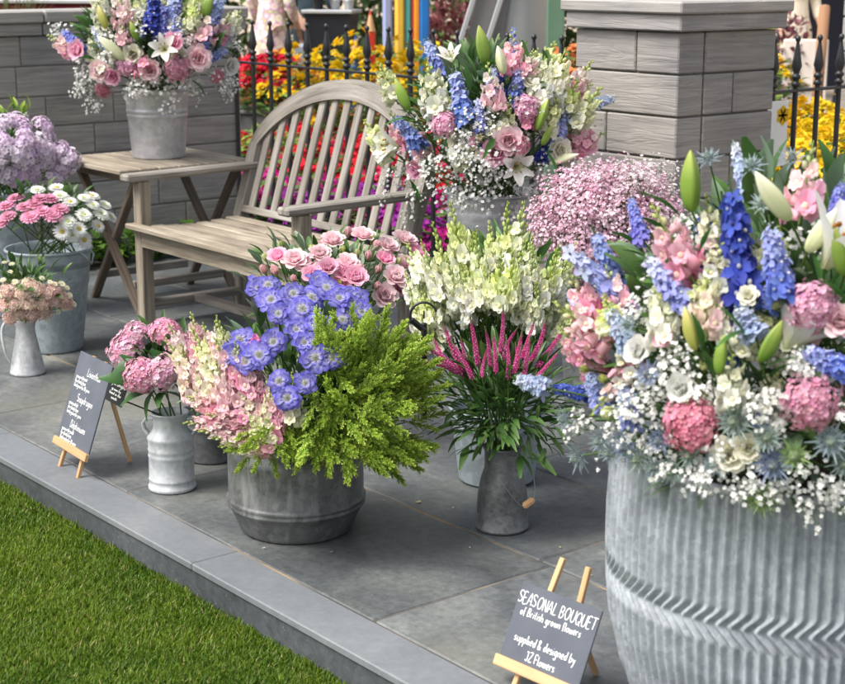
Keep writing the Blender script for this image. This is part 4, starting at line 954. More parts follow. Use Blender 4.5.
    def fill(s, n, label, lk=('dark', 'mid', 'sage'), k=(.35, .9), ll=(.05, .09), cut=-.25, wd=(.2, .42)):
        """the leafy greenery packed between the flowers"""
        mb = MB(); r = random.Random(n)
        for i in range(n):
            while True:
                d = V((r.gauss(0, 1), r.gauss(0, 1), r.gauss(0, 1))).normalized()
                if d.z > cut: break
            q = r.uniform(*k); p = s.c+V((d.x*s.r[0], d.y*s.r[1], d.z*s.r[2]))*q
            c = r.choice([((.03, .08, .02), (.07, .15, .035)), ((.05, .12, .03), (.11, .2, .05)), ((.1, .16, .09), (.2, .28, .18))][:len(lk)])
            dd = (d+V((r.uniform(-.6, .6), r.uniform(-.6, .6), r.uniform(-.2, .7)))).normalized()
            M = frame(p, V((r.uniform(-1, 1), r.uniform(-1, 1), .8)).cross(dd).cross(dd)*-1, 0); z = (V((r.uniform(-.5, .5), r.uniform(-.5, .5), 1))); z = (z-dd*z.dot(dd)).normalized(); y = z.cross(dd)
            M = Mx((dd, y, z)).transposed().to_4x4(); M.translation = p
            l_ = r.uniform(*ll); petal(mb, M, l_, l_*r.uniform(*wd), jit(c[0], .2, r), jit(c[1], .25, r), -.7, .35, 5, .2, .4, None, .04)
        e = mb.build('bouquet_foliage', LEAF); tag(e, label, 'foliage'); kind(e, 'stuff'); return e
# ------------------------------------------------------------------ the largest bouquet, in the corrugated planter
B = Bouquet((-1.945, 2.515, .75), (.46, .46, .4), (-1.945, 2.515), .24, .54, 'in the planter bouquet')
B.fill(800, 'mixed dark green leaves packed between the blooms of the planter bouquet', k=(.35, .87), ll=(.06, .11))
D = 'delphinium'; N = 'snapdragon'
def rim_leaves():
    mb = MB(); r = random.Random(77)
    for i in range(260):
        a = r.uniform(0, 2*PI); q = r.uniform(.2, .35); p = V((B.c.x+q*math.cos(a), B.c.y+q*math.sin(a), .545+r.uniform(-.01, .05))); dd = V((math.cos(a+r.uniform(-.7, .7)), math.sin(a+r.uniform(-.7, .7)), r.uniform(-.25, .5))).normalized()
        z = V((r.uniform(-.4, .4), r.uniform(-.4, .4), 1)); z = (z-dd*z.dot(dd)).normalized(); M = Mx((dd, z.cross(dd), z)).transposed().to_4x4(); M.translation = p; l_ = r.uniform(.05, .1)
        c = r.choice([((.04, .1, .025), (.09, .18, .045)), ((.12, .18, .1), (.22, .3, .2))]); petal(mb, M, l_, l_*.3, jit(c[0], .2, r), jit(c[1], .2, r), -.8, .35, 5, .25, .4, None, .04)
    e = mb.build('rim_foliage', LEAF); tag(e, 'green leaves lying over the rim of the corrugated planter', 'foliage'); kind(e, 'stuff')
rim_leaves()
for desc, ms, tp, bp, k, fat in (
    ('tallest deep royal blue delphinium spike', DB, (729, 172), (743, 300), .95, 1.05), ('two-tone light and mid blue delphinium next to the royal blue spike', MBl, (768, 212), (783, 300), 1.05, 1.2),
    ('soft lavender blue delphinium under the pink snapdragon', LV, (640, 250), (688, 310), 1.0, 1.1), ('small violet blue delphinium beside the pink gypsophila', VB, (629, 193), (642, 240), .95, .9),
    ('violet blue delphinium beside the closed white lily', VB, (843, 176), (832, 232), .95, 1.0), ('mid blue delphinium tip above the lower pink umbel', MBl, (795, 345), (848, 372), 1.05, 1.3),
    ('deep blue delphinium lying sideways over the rim', DB, (542, 386), (606, 398), .85, .95), ('pale blue delphinium reaching towards the pink gypsophila', LV, (556, 238), (628, 308), .9, .8),
    ('tiny silver-lavender delphinium topping the bouquet', PB, (732, 136), (745, 190), .92, .75), ('pale sky blue delphinium cluster under the two-tone spike', PB, (734, 303), (756, 338), 1.03, 1.3),
    ('pale blue delphinium tip sticking out over the veronica', PB, (510, 377), (545, 388), .85, 1.1), ('deep blue delphinium hidden behind pale snapdragons', DB, (700, 200), (712, 290), .8, .9),
    ('dusky blue delphinium behind the two sea hollies', LV, (745, 150), (752, 200), .8, .8)):
    B.spike(D, desc, 'delphinium', ms, tp, bp, k, fat)
for desc, ms, tp, bp, k, fat in (
    ('peach to rose pink snapdragon under the green lily bud', SP, (650, 200), (692, 278), 1.0, 1.05), ('pale pink snapdragon with green tip next to the white card', SP, (814, 138), (800, 218), .92, 1.0),
    ('pink and cream snapdragon leaning out over the veronica', SP, (550, 300), (614, 345), .92, 1.15), ('peach snapdragon with greenish buds in the middle', SC, (708, 262), (706, 336), 1.04, .95),
    ('cream green snapdragon beside the yellow lily bud', SW, (667, 280), (663, 345), 1.03, 1.0), ('yellow-green snapdragon above the white double bloom', SW, (732, 352), (733, 408), 1.06, 1.0),
    ('cream snapdragon beside the royal blue delphinium', SW, (706, 190), (712, 262), .9, .75), ('rose pink snapdragon half hidden under white roses', SP, (588, 418), (640, 360), .9, .7),
    ('green-white snapdragon close to the two-tone delphinium', SW, (716, 300), (730, 350), 1.0, .6)):
    B.spike(N, desc, 'snapdragon', ms, tp, bp, k, fat)
for desc, ms, tp, bp, k, fat in (('rosy snapdragon reaching over the white snapdragons', SP, (566, 268), (596, 322), .97, 1.1), ('blush snapdragon low beside the veronica', SP, (556, 325), (590, 358), .95, 1.1), ('pale blush snapdragon in front of the pink gypsophila', SP, (604, 262), (624, 312), .93, .9)): B.spike(N, desc, 'snapdragon', ms, tp, bp, k, fat)
for desc, ms, tp, bp, k, fat in (('clear blue delphinium in front of the pink gypsophila', MBl, (590, 222), (618, 290), .93, 1.1), ('soft blue delphinium lowest over the white snapdragons', LV, (562, 280), (602, 340), .9, .9), ('grey-blue delphinium between pale snapdragons', PB, (606, 300), (630, 352), .97, 1.1)): B.spike(D, desc, 'delphinium', ms, tp, bp, k, fat)
for desc, ms, x, y, r_ in (('rose-pink umbel beneath the open white lily', DM[2:], 812, 305, 28), ('dusky red-pink umbel over the planter rim', DM[1:2], 691, 424, 31), ('mauve pink umbel above the spiky sea hollies', DM[:1], 811, 402, 32)):
    B.head('umbel_flower', desc, 'umbel flower', ms, x, y, r_, 1.02, .3, face=.5)
for desc, ms, x, y, r_, nm in (('white lisianthus rosette beside the pink snapdragon', RW[:1], 639, 351, 13, 'lisianthus'), ('white ruffled lisianthus above the dusky umbel', RW[:1], 681, 388, 13, 'lisianthus'),
    ('greenish cream lisianthus next to the gypsophila clump', RG[:1], 610, 413, 15, 'lisianthus'), ('cream double lisianthus hanging at the planter rim', RW[1:], 731, 454, 16, 'lisianthus'), ('cream folded lisianthus touching the double one', RW[1:], 748, 448, 12, 'lisianthus'),
    ('small lime lisianthus bud above the deep blue delphinium', RG[1:], 604, 379, 9, 'lisianthus'), ('smallest lime lisianthus bud near the veronica', RG[1:], 585, 369, 8, 'lisianthus'),
    ('warm pink lisianthus bloom beside the rose umbel', RP, 840, 322, 15, 'lisianthus'), ('pink lisianthus bud beside the closed white lily', RB[:1], 785, 214, 13, 'lisianthus'), ('coral pink bloom under the peach snapdragon', RP, 664, 338, 10, 'lisianthus'),
    ('greenish white lisianthus bud near the pale blue cluster', RG[:1], 770, 304, 8, 'lisianthus'), ('white half-open bloom behind the lily bud pair', RW, 748, 296, 9, 'lisianthus')):
    B.head(nm, desc, 'lisianthus', ms, x, y, r_, 1.02, .35, face=.6)
p, n = B.hit(824, 268, .98); flower('lily', 'wide open white lily above the rose-pink umbel in the planter bouquet', 'lily', B.root(), list(zip(('petals', 'stamens'), LO[1])), p, n*.4+V((0, 0, .9))+rt*.7, .12, None, 2, 'lily', .1, .003)
p, n = B.hit(785, 350, .9); flower('lily', 'white lily half hidden behind two green buds in the planter bouquet', 'lily', B.root(), list(zip(('petals', 'stamens'), LO[1])), p, V((0, 0, 1))+rt*.6, .085, None, 2, 'lily', .1, .003)
for desc, ms, tp, bp, fat in (('fat upright lime lily bud at the top', LB[:1], (686, 150), (692, 212), 1.25), ('green lily bud below the violet delphinium', LB[:1], (839, 226), (844, 276), 1.1), ('closed creamy white lily bud', LB[2:], (832, 206), (807, 252), 1.3),
    ('upright green lily bud between dark leaves', LB[:1], (721, 334), (719, 374), 1.2), ('leaning lime lily bud with dark leaf', LB[:1], (778, 319), (760, 362), 1.25), ('golden yellow lily bud beside cream snapdragon', LB[1:2], (681, 307), (696, 350), 1.1), ('white lily bud behind the pale pink snapdragon', LB[2:], (758, 168), (790, 220), 1.2)):
    B.bud(desc, ms, tp, bp, 1.05, fat)
def wleaf(x0, y0, x1, y1, k, B=B, kk='lily', roll=0):
    p, n = B.hit(x0, y0, k); d = dep(p); q = at(x1, y1, d-.02); e = empty('lily_leaf', p); tag(e, f'broad dark green pointed leaf among blooms {B.where}', 'leaf', 'broad lily leaves '+B.where); leaf_at(e, p, q-p, (q-p).length, kk, roll); return e
for a in ((703, 352, 688, 312), (748, 342, 714, 308), (757, 372, 800, 360), (680, 216, 636, 195), (700, 250, 712, 228), (818, 288, 842, 300), (745, 330, 716, 352), (845, 300, 822, 282)): wleaf(*a, 1.06, roll=R.uniform(-1, 1))
for x, y, r_, t in ((649, 374, 18, 2), (735, 421, 24, 1), (767, 437, 20, 1), (830, 440, 24, 0), (773, 463, 24, 2), (794, 455, 20, 3), (715, 463, 18, 0), (580, 456, 20, 0), (627, 446, 20, 2), (566, 418, 16, 0), (602, 440, 18, 0), (761, 498, 22, 3), (709, 160, 17, 0), (752, 167, 17, 0), (792, 160, 17, 0), (762, 205, 15, 1), (628, 325, 14, 0), (845, 462, 20, 1), (660, 440, 17, 2), (690, 455, 15, 1), (640, 458, 19, 1), (655, 466, 16, 0), (673, 470, 18, 1), (612, 452, 17, 0)):
    t_ = (ER+EG)[t]; B.head('sea_holly', ('steel blue', 'grey green', 'blue-violet', 'fresh green')[t]+' spiky sea holly thistle', 'sea holly', [t_], x, y, r_*.84, 1.05, .1, 'spiky thistles in the planter bouquet, '+('steel blue', 'grey green', 'blue-violet', 'fresh green')[t], 0, face=.5)
B.extra(26, (690, 350), (125, 95), '', ['snap', 'snap', 'rose', 'snap', 'delph'], 3, 1.2)
B.gyp([(640, 412, 50, 1.0), (645, 455, 30, 1.03), (665, 462, 26, 1.04), (620, 440, 40, .98), (652, 392, 40, 1.0), (755, 385, 34, 1.03), (691, 474, 34, 1.04), (722, 470, 30, 1.05), (745, 488, 36, 1.05), (815, 482, 44, 1.04), (785, 486, 40, 1.04), (840, 410, 26, 1.03), (632, 310, 34, .97), (715, 455, 30, 1.03), (700, 395, 34, 1.0), (690, 365, 40, .97), (665, 372, 34, .97), (585, 425, 34, .97),
    (740, 300, 40, .88), (800, 372, 36, .97), (660, 310, 36, .92), (690, 240, 36, .85), (800, 250, 36, .85), (575, 440, 24, .98), (840, 490, 36, 1.03), (765, 415, 34, .99)], 1, "white baby's breath foaming over the rim of the corrugated planter", WHITE, .0044, 17, .27)
# far side of the same bouquet, seen only when stepping aside
for i in range(16):
    a = rad(R.uniform(-35, 150)); q = B.c+V((math.cos(a)*.36, math.sin(a)*.36, R.uniform(-.05, .3)))
    flower(D, 'blue delphinium on the far side of the planter bouquet', 'delphinium', B.root(), [('flower_spike', R.choice(DB+MBl+LV))], q, V((math.cos(a)*.5, math.sin(a)*.5, 1)), .17, 'far side delphiniums in the planter bouquet', 0)
# ------------------------------------------------------------------ bouquet in the tall silver bucket by the pier
B = Bouquet((B2.x, B2.y, .94), (.35, .35, .3), (B2.x, B2.y), .12, .66, 'in the bucket by the pier')
B.fill(900, 'dark green leaves between the blooms of the bouquet by the pier', k=(.25, .86), ll=(.06, .1))
for desc, ms, tp, bp, k, fat in (('mid blue upright delphinium', MBl, (452, 62), (466, 122), 1.0, 1.2), ('lavender delphinium at the railing', LV, (424, 34), (440, 74), .9, 1.1), ('blue delphinium leaning over the bench back', MBl, (388, 112), (422, 146), .95, 1.2),
    ('lavender blue delphinium near the yellow bud', LV, (567, 97), (555, 142), .95, 1.2), ('deep blue delphinium under the two green buds', DB, (548, 125), (540, 160), .98, 1.2), ('small pale blue delphinium against the pier', PB, (620, 96), (590, 106), .9, 1.2), ('lavender tipped delphinium behind pink snapdragon', VB, (513, 20), (514, 70), .8, .6), ('dark blue delphinium deep behind the blooms', DB, (500, 62), (503, 108), .85, .9)):
    B.spike(D, desc, 'delphinium', ms, tp, bp, k, fat)
for desc, ms, tp, bp, k, fat in (('white snapdragon beside the mid blue delphinium', SW, (428, 60), (438, 120), .95, 1.1), ('white snapdragon with long green tip', SW, (566, 46), (548, 100), .92, 1.0), ('white snapdragon with short green tip', SW, (545, 54), (540, 104), .95, 1.0),
    ('tallest pink snapdragon', SP, (513, 26), (512, 78), .95, 1.0), ('peach pink snapdragon in the middle', SP, (487, 60), (494, 110), 1.0, .95), ('greenish white snapdragon drooping over the bench', SW, (362, 118), (392, 158), .95, 1.15), ('cream snapdragon above the white lily', SW, (452, 118), (460, 162), 1.03, 1.0),
    ('cream snapdragon leaning to the pier', SW, (603, 84), (572, 130), .95, 1.0), ('dusty pink snapdragon against the pier', SP, (606, 132), (572, 150), .97, 1.2), ('peach snapdragon over the pink roses', SP, (500, 116), (503, 150), 1.05, 1.1)):
    B.spike(N, desc, 'snapdragon', ms, tp, bp, k, fat)
for desc, ms, x, y, r_ in (('orchid pink umbel beneath the white snapdragons', DM[2:], 527, 108, 15), ('pink umbel beside the blue delphinium', DM[2:], 443, 124, 14), ('raspberry umbel behind the pink roses', DM[1:2], 518, 145, 13)): B.head('umbel_flower', desc, 'umbel flower', ms, x, y, r_, 1.02, .3, face=.5)
for desc, ms, x, y, r_ in (('pink rose bloom beside the open lily', RP, 495, 152, 13), ('bright pink rose bloom under the peach snapdragon', RP, 508, 140, 12), ('small pink rose hanging over the bucket', RP, 416, 169, 9), ('white rose bloom at the bench side', RW, 385, 148, 11), ('cream bloom behind the lavender spike', RW, 560, 150, 10), ('pale pink rose near the pier', RP, 585, 142, 12)): B.head('rose', desc, 'rose', ms, x, y, r_, 1.03, .3, face=.6)
for (x, y, s, o, desc) in ((514, 166, .085, 0, 'open white lily with brown stamens'), (398, 146, .1, 1, 'half open white lily over the bench'), (452, 62, .07, 1, 'white lily above the blue delphinium')):
    p, n = B.hit(x, y, 1.02); flower('lily', desc+' in the bucket by the pier', 'lily', B.root(), list(zip(('petals', 'stamens'), LO[o])), p, n+(EYE-p).normalized()*.25+V((0, 0, .4))+rt*R.uniform(-.5, .2), s*.88, None, 2, 'lily', .1, .003)
for desc, ms, tp, bp, fat in (('tall lime lily bud', LB[:1], (475, 26), (485, 64), 1.3), ('lime lily bud above the bench back', LB[:1], (392, 80), (409, 110), 1.2), ('yellow-green lily bud near the pier', LB[:1], (551, 100), (537, 130), 1.2), ('smaller lime lily bud', LB[:1], (553, 126), (542, 145), 1.3), ('cream pointed lily bud', LB[2:], (579, 154), (549, 164), 1.0), ('white lily bud beside pink snapdragon', LB[2:], (496, 46), (504, 74), 1.4)): B.bud(desc, ms, tp, bp, 1.05, fat)
for a in ((430, 112, 424, 90), (470, 92, 462, 62), (478, 70, 498, 60), (545, 150, 556, 178), (410, 180, 418, 205), (495, 135, 482, 160), (532, 160, 545, 140), (408, 118, 384, 128)): wleaf(*a, 1.03, B, 'lily', R.uniform(-1, 1))
B.extra(34, (488, 122), (100, 52), '', ['snap', 'snap', 'delph', 'snap', 'rose'], 4, .95)
B.gyp([(455, 150, 50, 1.0), (470, 175, 60, 1.0), (430, 165, 44, 1.0), (480, 135, 44, .97), (500, 115, 44, .95), (465, 120, 40, .95), (405, 178, 34, 1.02), (398, 196, 26, 1.05), (410, 205, 24, 1.05), (455, 192, 44, 1.03), (490, 190, 36, 1.03), (452, 206, 30, 1.06), (478, 208, 32, 1.06), (505, 202, 30, 1.06), (524, 192, 26, 1.04), (530, 90, 34, .92), (572, 168, 30, 1.0), (430, 105, 30, .92), (400, 128, 26, .95), (590, 112, 24, .92), (545, 170, 30, .98), (600, 100, 16, .95)], 2, "white baby's breath spilling over the silver bucket by the pier", WHITE, .0056, 15, .3)
for i in range(10):
    a = rad(R.uniform(-20, 160)); q = B.c+V((math.cos(a)*.28, math.sin(a)*.28, R.uniform(-.05, .2))); m = R.choice(SW+SP)
    flower(N, 'snapdragon on the far side of the bouquet by the pier', 'snapdragon', B.root(), list(zip(('flower_spike', 'bud_tip'), m)), q, V((math.cos(a)*.6, math.sin(a)*.6, 1)), .16, 'far side snapdragons in the bucket by the pier', 0)
# ------------------------------------------------------------------ bouquet on the folding table
B = Bouquet((TBK.x, TBK.y, 1.15), (.39, .39, .26), (TBK.x, TBK.y), .11, .94, 'in the bucket on the table')
B.fill(900, 'dark green leaves between the blooms of the bouquet on the table', k=(.25, .86), ll=(.06, .11))
for desc, ms, tp, bp, k, fat in (('vivid royal blue delphinium', DB, (156, -14), (150, 34), 1.0, 1.3), ('speckled lavender delphinium', LV, (172, -8), (174, 36), .95, 1.2), ('lavender delphinium leaning to the wall', VB, (60, 28), (82, 50), .95, 1.3), ('blue delphinium leaning to the railing', MBl, (232, 48), (204, 62), .97, 1.2), ('pale blue delphinium at the railing', PB, (238, 30), (215, 50), .9, 1.0), ('pale blue delphinium near the white buds', PB, (88, 24), (110, 50), .92, 1.0)):
    B.spike(D, desc, 'delphinium', ms, tp, bp, k, fat)
for desc, ms, tp, bp, k, fat in (('pink snapdragon at the top', SP, (118, -16), (126, 28), .97, 1.1), ('rose snapdragon pointing to the wall', SP, (46, 34), (74, 52), .95, 1.2), ('rosy snapdragon beside the green bud', SP, (214, 4), (203, 42), .97, 1.2), ('cream snapdragon at the top', SW, (189, -8), (189, 34), .95, 1.1), ('white snapdragon pointing at the railing', SW, (242, 8), (222, 38), .92, 1.2), ('pale peach snapdragon in the middle', SP, (140, 44), (146, 74), 1.05, 1.5), ('cream snapdragon above the drooping gypsophila', SW, (86, 56), (106, 72), 1.0, 1.4), ('cream snapdragon behind the royal blue spike', SW, (134, -6), (140, 34), .9, 1.0)):
    B.spike(N, desc, 'snapdragon', ms, tp, bp, k, fat)
for desc, ms, x, y, r_ in (('hot pink umbel under the open lily', DM[:1], 178, 68, 15), ('raspberry umbel above the hanging sprays', DM[1:2], 103, 90, 9), ('pink umbel beside the peach snapdragon', DM[2:], 127, 66, 11), ('dark rose umbel near the rim', DM[1:2], 217, 76, 8)): B.head('umbel_flower', desc, 'umbel flower', ms, x, y, r_, 1.02, .3, face=.6)
for desc, ms, x, y, r_ in (('pink rose bloom beside the hot pink umbel', RP, 198, 58, 11), ('pink rose bloom near the wall', RP, 78, 50, 9), ('peach rose bloom below the cream snapdragon', RP, 100, 70, 9), ('dusky pink rose near the dark leaf', RP, 113, 76, 8), ('pink rose next to the raspberry umbel', RP, 150, 70, 9), ('cream rose at the railing side', RW, 230, 66, 8), ('rosy bloom behind the open lily', RP, 173, 42, 9)): B.head('rose', desc, 'rose', ms, x, y, r_, 1.03, .3, face=.6)
p, n = B.hit(165, 50, 1.05); flower('lily', 'open white lily with pointed petals in the bucket on the table', 'lily', B.root(), list(zip(('petals', 'stamens'), LO[0])), p, n+(EYE-p).normalized()*.3+V((0, 0, .4))-rt*.3, .075, None, 2, 'lily', .1, .003)
for desc, ms, tp, bp, fat in (('large cream lily bud', LB[2:], (97, 36), (124, 60), 1.2), ('yellow lily bud at the top', LB[1:2], (96, 6), (107, 28), 1.4), ('lime lily bud beside the royal blue delphinium', LB[:1], (128, 22), (138, 40), 1.4), ('lime lily bud behind the rosy snapdragon', LB[:1], (208, -8), (205, 18), 1.5)): B.bud(desc, ms, tp, bp, 1.05, fat)
for a in ((120, 88, 138, 88), (140, 50, 130, 34), (215, 50, 226, 30), (95, 60, 78, 58), (190, 80, 205, 95), (150, 60, 160, 40)): wleaf(*a, 1.0, B, 'broad', R.uniform(-1, 1))
B.extra(34, (150, 40), (76, 36), '', ['snap', 'snap', 'rose', 'snap', 'delph'], 5, .85)
B.gyp([(78, 72, 26, 1.0), (75, 88, 24, 1.0), (84, 98, 20, 1.02), (95, 80, 20, 1.0), (140, 88, 32, 1.02), (165, 87, 32, 1.02), (132, 97, 14, 1.05), (192, 80, 26, 1.02), (216, 82, 26, 1.02), (229, 92, 16, 1.04), (145, 40, 30, .95), (60, 28, 22, .92), (115, 40, 26, .95), (235, 38, 20, .92), (180, 40, 26, .95)], 3, "white baby's breath drooping from the bouquet on the folding table", WHITE, .0062, 18, .6)
# ------------------------------------------------------------------ round tub: snapdragons, scabious, lime foliage
B = Bouquet((TUB.x, TUB.y, .36), (.33, .33, .31), (TUB.x, TUB.y), .13, .19, '')
B.fill(260, 'dark leaves deep between the stems of the round tub', k=(.2, .8), ll=(.05, .09), cut=-.1)
SNL = 'pale pink and cream snapdragon in the round zinc tub beside the blue scabious'
for i in range(84):
    bx = R.uniform(190, 296); by = R.uniform(346, 448)
    if by > 404+(bx-190)*.52 or by < 362-(bx-196)*.1: continue
    if bx > 255 and by < 418: continue
    ta = rad(R.uniform(88, 124)+(200-bx)*.12); ln = R.uniform(46, 62)
    p, n = B.hit(bx, by, R.uniform(.94, 1.08)); d = dep(p)
    spike(N, SNL, 'snapdragon', B.root() if bx > 225 else root_in(DK, .06, .13), (bx+ln*math.cos(ta), by-ln*math.sin(ta)), (bx, by), d, SCT, 'pale pink snapdragons in the round tub', R.uniform(.75, 1.0), 1, 'mid', R.uniform(-.02, .05))
for bx, by in ((215, 425), (228, 432), (243, 438), (258, 430), (270, 436), (236, 420), (206, 412), (250, 448), (262, 447)):
    p, n = B.hit(bx, by, 1.0); ta = rad(R.uniform(115, 215)); spike(N, SNL, 'snapdragon', B.root(), (bx+34*math.cos(ta), by-36*math.sin(ta)*.6), (bx+10, by), dep(p)-.03, SCT, 'pale pink snapdragons in the round tub', .95, 0, 'mid', .0)
spike(N, 'hot pink snapdragon squeezed between pale snapdragons and blue scabious', 'snapdragon', B.root(), (246, 330), (256, 352), dep(B.hit(250, 345, 1.0)[0])-.02, SH, None, 1.2)
SCX = [(326, 288), (339, 299), (316, 323), (342, 320), (273, 342), (259, 355), (304, 343), (332, 358), (279, 381), (305, 383), (315, 358), (235, 354), (287, 398), (311, 298), (293, 294), (271, 300), (259, 288), (361, 312), (302, 309), (278, 314), (240, 340), (296, 330), (352, 305), (268, 285), (246, 362), (352, 298), (318, 280)]
for i, (x, y) in enumerate(SCX):
    B.head('scabious', 'violet-blue ruffled scabious flower in the round tub', 'scabious', [SCB[i % 5]], x, y, R.uniform(12.5, 16.5), 1.13 if x > 325 or y > 335 else R.uniform(.96, 1.08), .3, 'blue scabious in the round tub', 1, 'mid', R.uniform(.7, 2.0))
for i in range(285):
    ang = rad(R.uniform(-75, 125)); rr = math.sqrt(R.uniform(0, 1))*70; cx, cy = 340, 406
    bx, by = cx+rr*math.cos(ang)*1.0, cy-rr*math.sin(ang)*.9
    if by < 350 and bx < 352: continue
    if by < 398 and bx < 318: continue
    tl = R.uniform(32, 48); ta = ang*.75+rad(60)*.25+rad(R.uniform(-22, 22))
    if i > 235: bx, by, ta = R.uniform(262, 345), R.uniform(412, 440), rad(R.uniform(190, 320))
    if i % 5 == 2 and i < 235: bx, by, ta = R.uniform(305, 372), R.uniform(388, 445), rad(R.uniform(215, 330)); tl *= .75
    if i % 4 == 0 and i < 235: bx, by, ta = R.uniform(322, 395), R.uniform(362, 436), rad(R.uniform(-60, 150)); tl *= .8
    k = R.uniform(.82, 1.04); p, n = B.hit(bx, by, k); d = dep(p); q = at(bx+tl*math.cos(ta), by-tl*math.sin(ta), d+R.uniform(-.1, .02))
    if q.z < .05: continue
    flower('greenery_sprig', 'lime green feathery foliage sprig hanging over the round tub', 'foliage sprig', B.root(), [('leaves', R.choice(SG))], p, q-p, (q-p).length*1.08, 'lime foliage sprigs in the round tub', 0, sx=(q-p).length*.95)
# ------------------------------------------------------------------ white snapdragons behind the jug
B = Bouquet((BK.x, BK.y, .56), (.26, .26, .22), (BK.x, BK.y), .09, .2, '')
B.fill(520, 'green leaves between the stems of the white snapdragons', ('dark', 'mid'), (.1, .78), (.05, .09), -1)
for tier, (n, y0, y1, ln0, ln1, k0, k1, wx) in enumerate(((18, 268, 300, 50, 80, .8, .95, 64), (20, 294, 322, 46, 72, .9, 1.03, 76), (19, 318, 346, 42, 66, .96, 1.1, 74))):
    for i in range(n):
        bx = 490+wx*(-1+2*(i+.5)/n)+R.uniform(-4, 4); by = R.uniform(y0, y1)+abs(bx-490)*.12-(14 if tier == 2 and abs(bx-500) < 44 else 0); ln = R.uniform(ln0, ln1)*(1-.25*(abs(bx-490)/80)**2); lean = (bx-490)/80*.55+R.uniform(-.3, .3)
        p, nn = B.hit(bx, by, R.uniform(k0, k1))
        spike(N, 'white snapdragon with lime buds bunched behind the magenta veronica', 'snapdragon', B.root(), (bx+ln*math.sin(lean), by-ln*math.cos(lean)), (bx, by), dep(p), SWT, 'white snapdragons bunched behind the veronica', R.uniform(.7, .95), 1, 'lime', R.uniform(-.03, .07))
# ------------------------------------------------------------------ pink lisianthus
B = Bouquet((LI.x, LI.y, .5), (.27, .27, .18), (LI.x, LI.y), .08, .2, '')
B.fill(360, 'grey green leaves of the pink lisianthus bunch', ('dark', 'mid', 'sage'), (.3, 1.0), (.04, .075), -.5)
for x, y in ((333, 241), (348, 233), (363, 236), (376, 246), (385, 260), (377, 286), (384, 296), (361, 269), (348, 263), (328, 268), (307, 265), (295, 260), (278, 257), (275, 271), (395, 277), (406, 265), (405, 240), (354, 300), (294, 279), (416, 254), (378, 270), (264, 270), (320, 254), (392, 250), (340, 285), (412, 285), (368, 256), (286, 264), (312, 276), (322, 246), (356, 278), (388, 246), (400, 288), (345, 274)):
    o = R.random() < .7; B.head('lisianthus', 'pink rose-like lisianthus bloom behind the blue scabious', 'lisianthus', RP if o else RB[:1], x, y, R.uniform(9, 11.5) if o else R.uniform(7, 9), R.uniform(.98, 1.12), .6, 'pink lisianthus blooms behind the scabious', 1, 'sage', .5, .05)
for x, y in ((357, 254), (343, 250), (355, 288), (340, 283), (300, 252), (372, 240), (282, 245), (312, 250), (398, 262), (265, 258)):
    B.head('lisianthus', 'pale green closed lisianthus bud among the pink blooms', 'lisianthus', RG, x, y, R.uniform(5, 7), 1.05, .9, 'green lisianthus buds behind the scabious', 1, 'sage', .2, .05)
# ------------------------------------------------------------------ magenta veronica in the jug
B = Bouquet((JG.x, JG.y, .34), (.15, .15, .13), (JG.x, JG.y), .035, .21, '')
B.fill(500, 'long narrow green leaves of the veronica in the dark jug', ('dark', 'mid'), (.3, 1.2), (.05, .09), -.75, (.16, .27))
for tp, bp in (((450, 326), (462, 372)), ((474, 320), (478, 364)), ((486, 330), (490, 366)), ((501, 310), (500, 352)), ((510, 328), (504, 358)), ((531, 322), (522, 358)), ((541, 320), (530, 362)), ((557, 330), (538, 366)), ((428, 357), (462, 376)), ((440, 338), (460, 372)), ((463, 342), (472, 378)), ((520, 334), (514, 374)), ((527, 340), (524, 378)), ((478, 392), (468, 356)), ((466, 340), (470, 370)), ((497, 335), (496, 372)), ((505, 340), (508, 378)), ((552, 352), (536, 378)), ((432, 346), (454, 364)), ((515, 345), (518, 368)), ((484, 346), (482, 376))):
    p, n = B.hit(bp[0], bp[1]+8, 1.05); a = at(bp[0], bp[1], dep(p)); tp = (tp[0]+(tp[0]-bp[0])*.3+(tp[0]-500)*.08, tp[1]+(tp[1]-bp[1])*.12); b = at(tp[0], tp[1], dep(p)+R.uniform(-.04, .03))
    flower('veronica', 'magenta veronica spike with green tip in the dark zinc jug', 'veronica', B.root(), [('flower_spike', R.choice(VE))], a, b-a, (b-a).length, 'magenta veronica spikes in the dark jug', 1, 'lance', .08, sx=(b-a).length*.8)
# ------------------------------------------------------------------ hydrangeas in the churn
B = Bouquet((CH.x, CH.y, .36), (.13, .13, .13), (CH.x, CH.y), .035, .2, '')
B.fill(110, 'dark leaves under the pink hydrangea heads', ('dark',), (.2, .85), (.05, .09), -.5)
for i, (x, y, r_, d) in enumerate(((135, 334, 15, 'rose pink hydrangea head highest beside the scabious tub'), (165, 331, 16, 'bright pink hydrangea head touching the pale snapdragons'), (125, 350, 19, 'widest pink hydrangea head nearest the chalkboard'), (141, 376, 18, 'deep pink hydrangea head above the black label'), (163, 372, 17, 'pale pink hydrangea head above the churn mouth'), (178, 344, 13, 'small pink hydrangea head tucked against the snapdragons'))):
    B.head('hydrangea', d, 'hydrangea', [HY[(i+1) % 2]], x, y, r_*1.14, 1.0, .5, None, 2, 'broad', .6, .085)
for a in ((140, 362, 118, 372), (150, 350, 160, 362), (130, 385, 108, 380), (150, 392, 128, 402), (165, 392, 180, 400), (155, 390, 150, 408)): 
    p, n = B.hit(a[0], a[1], .95); q = at(a[2], a[3], dep(p)); e = empty('hydrangea_leaf', p); tag(e, 'dark green oval hydrangea leaf over the white churn', 'leaf', 'hydrangea leaves over the churn'); leaf_at(e, p, q-p, .095, 'broad', R.uniform(-.6, .6))
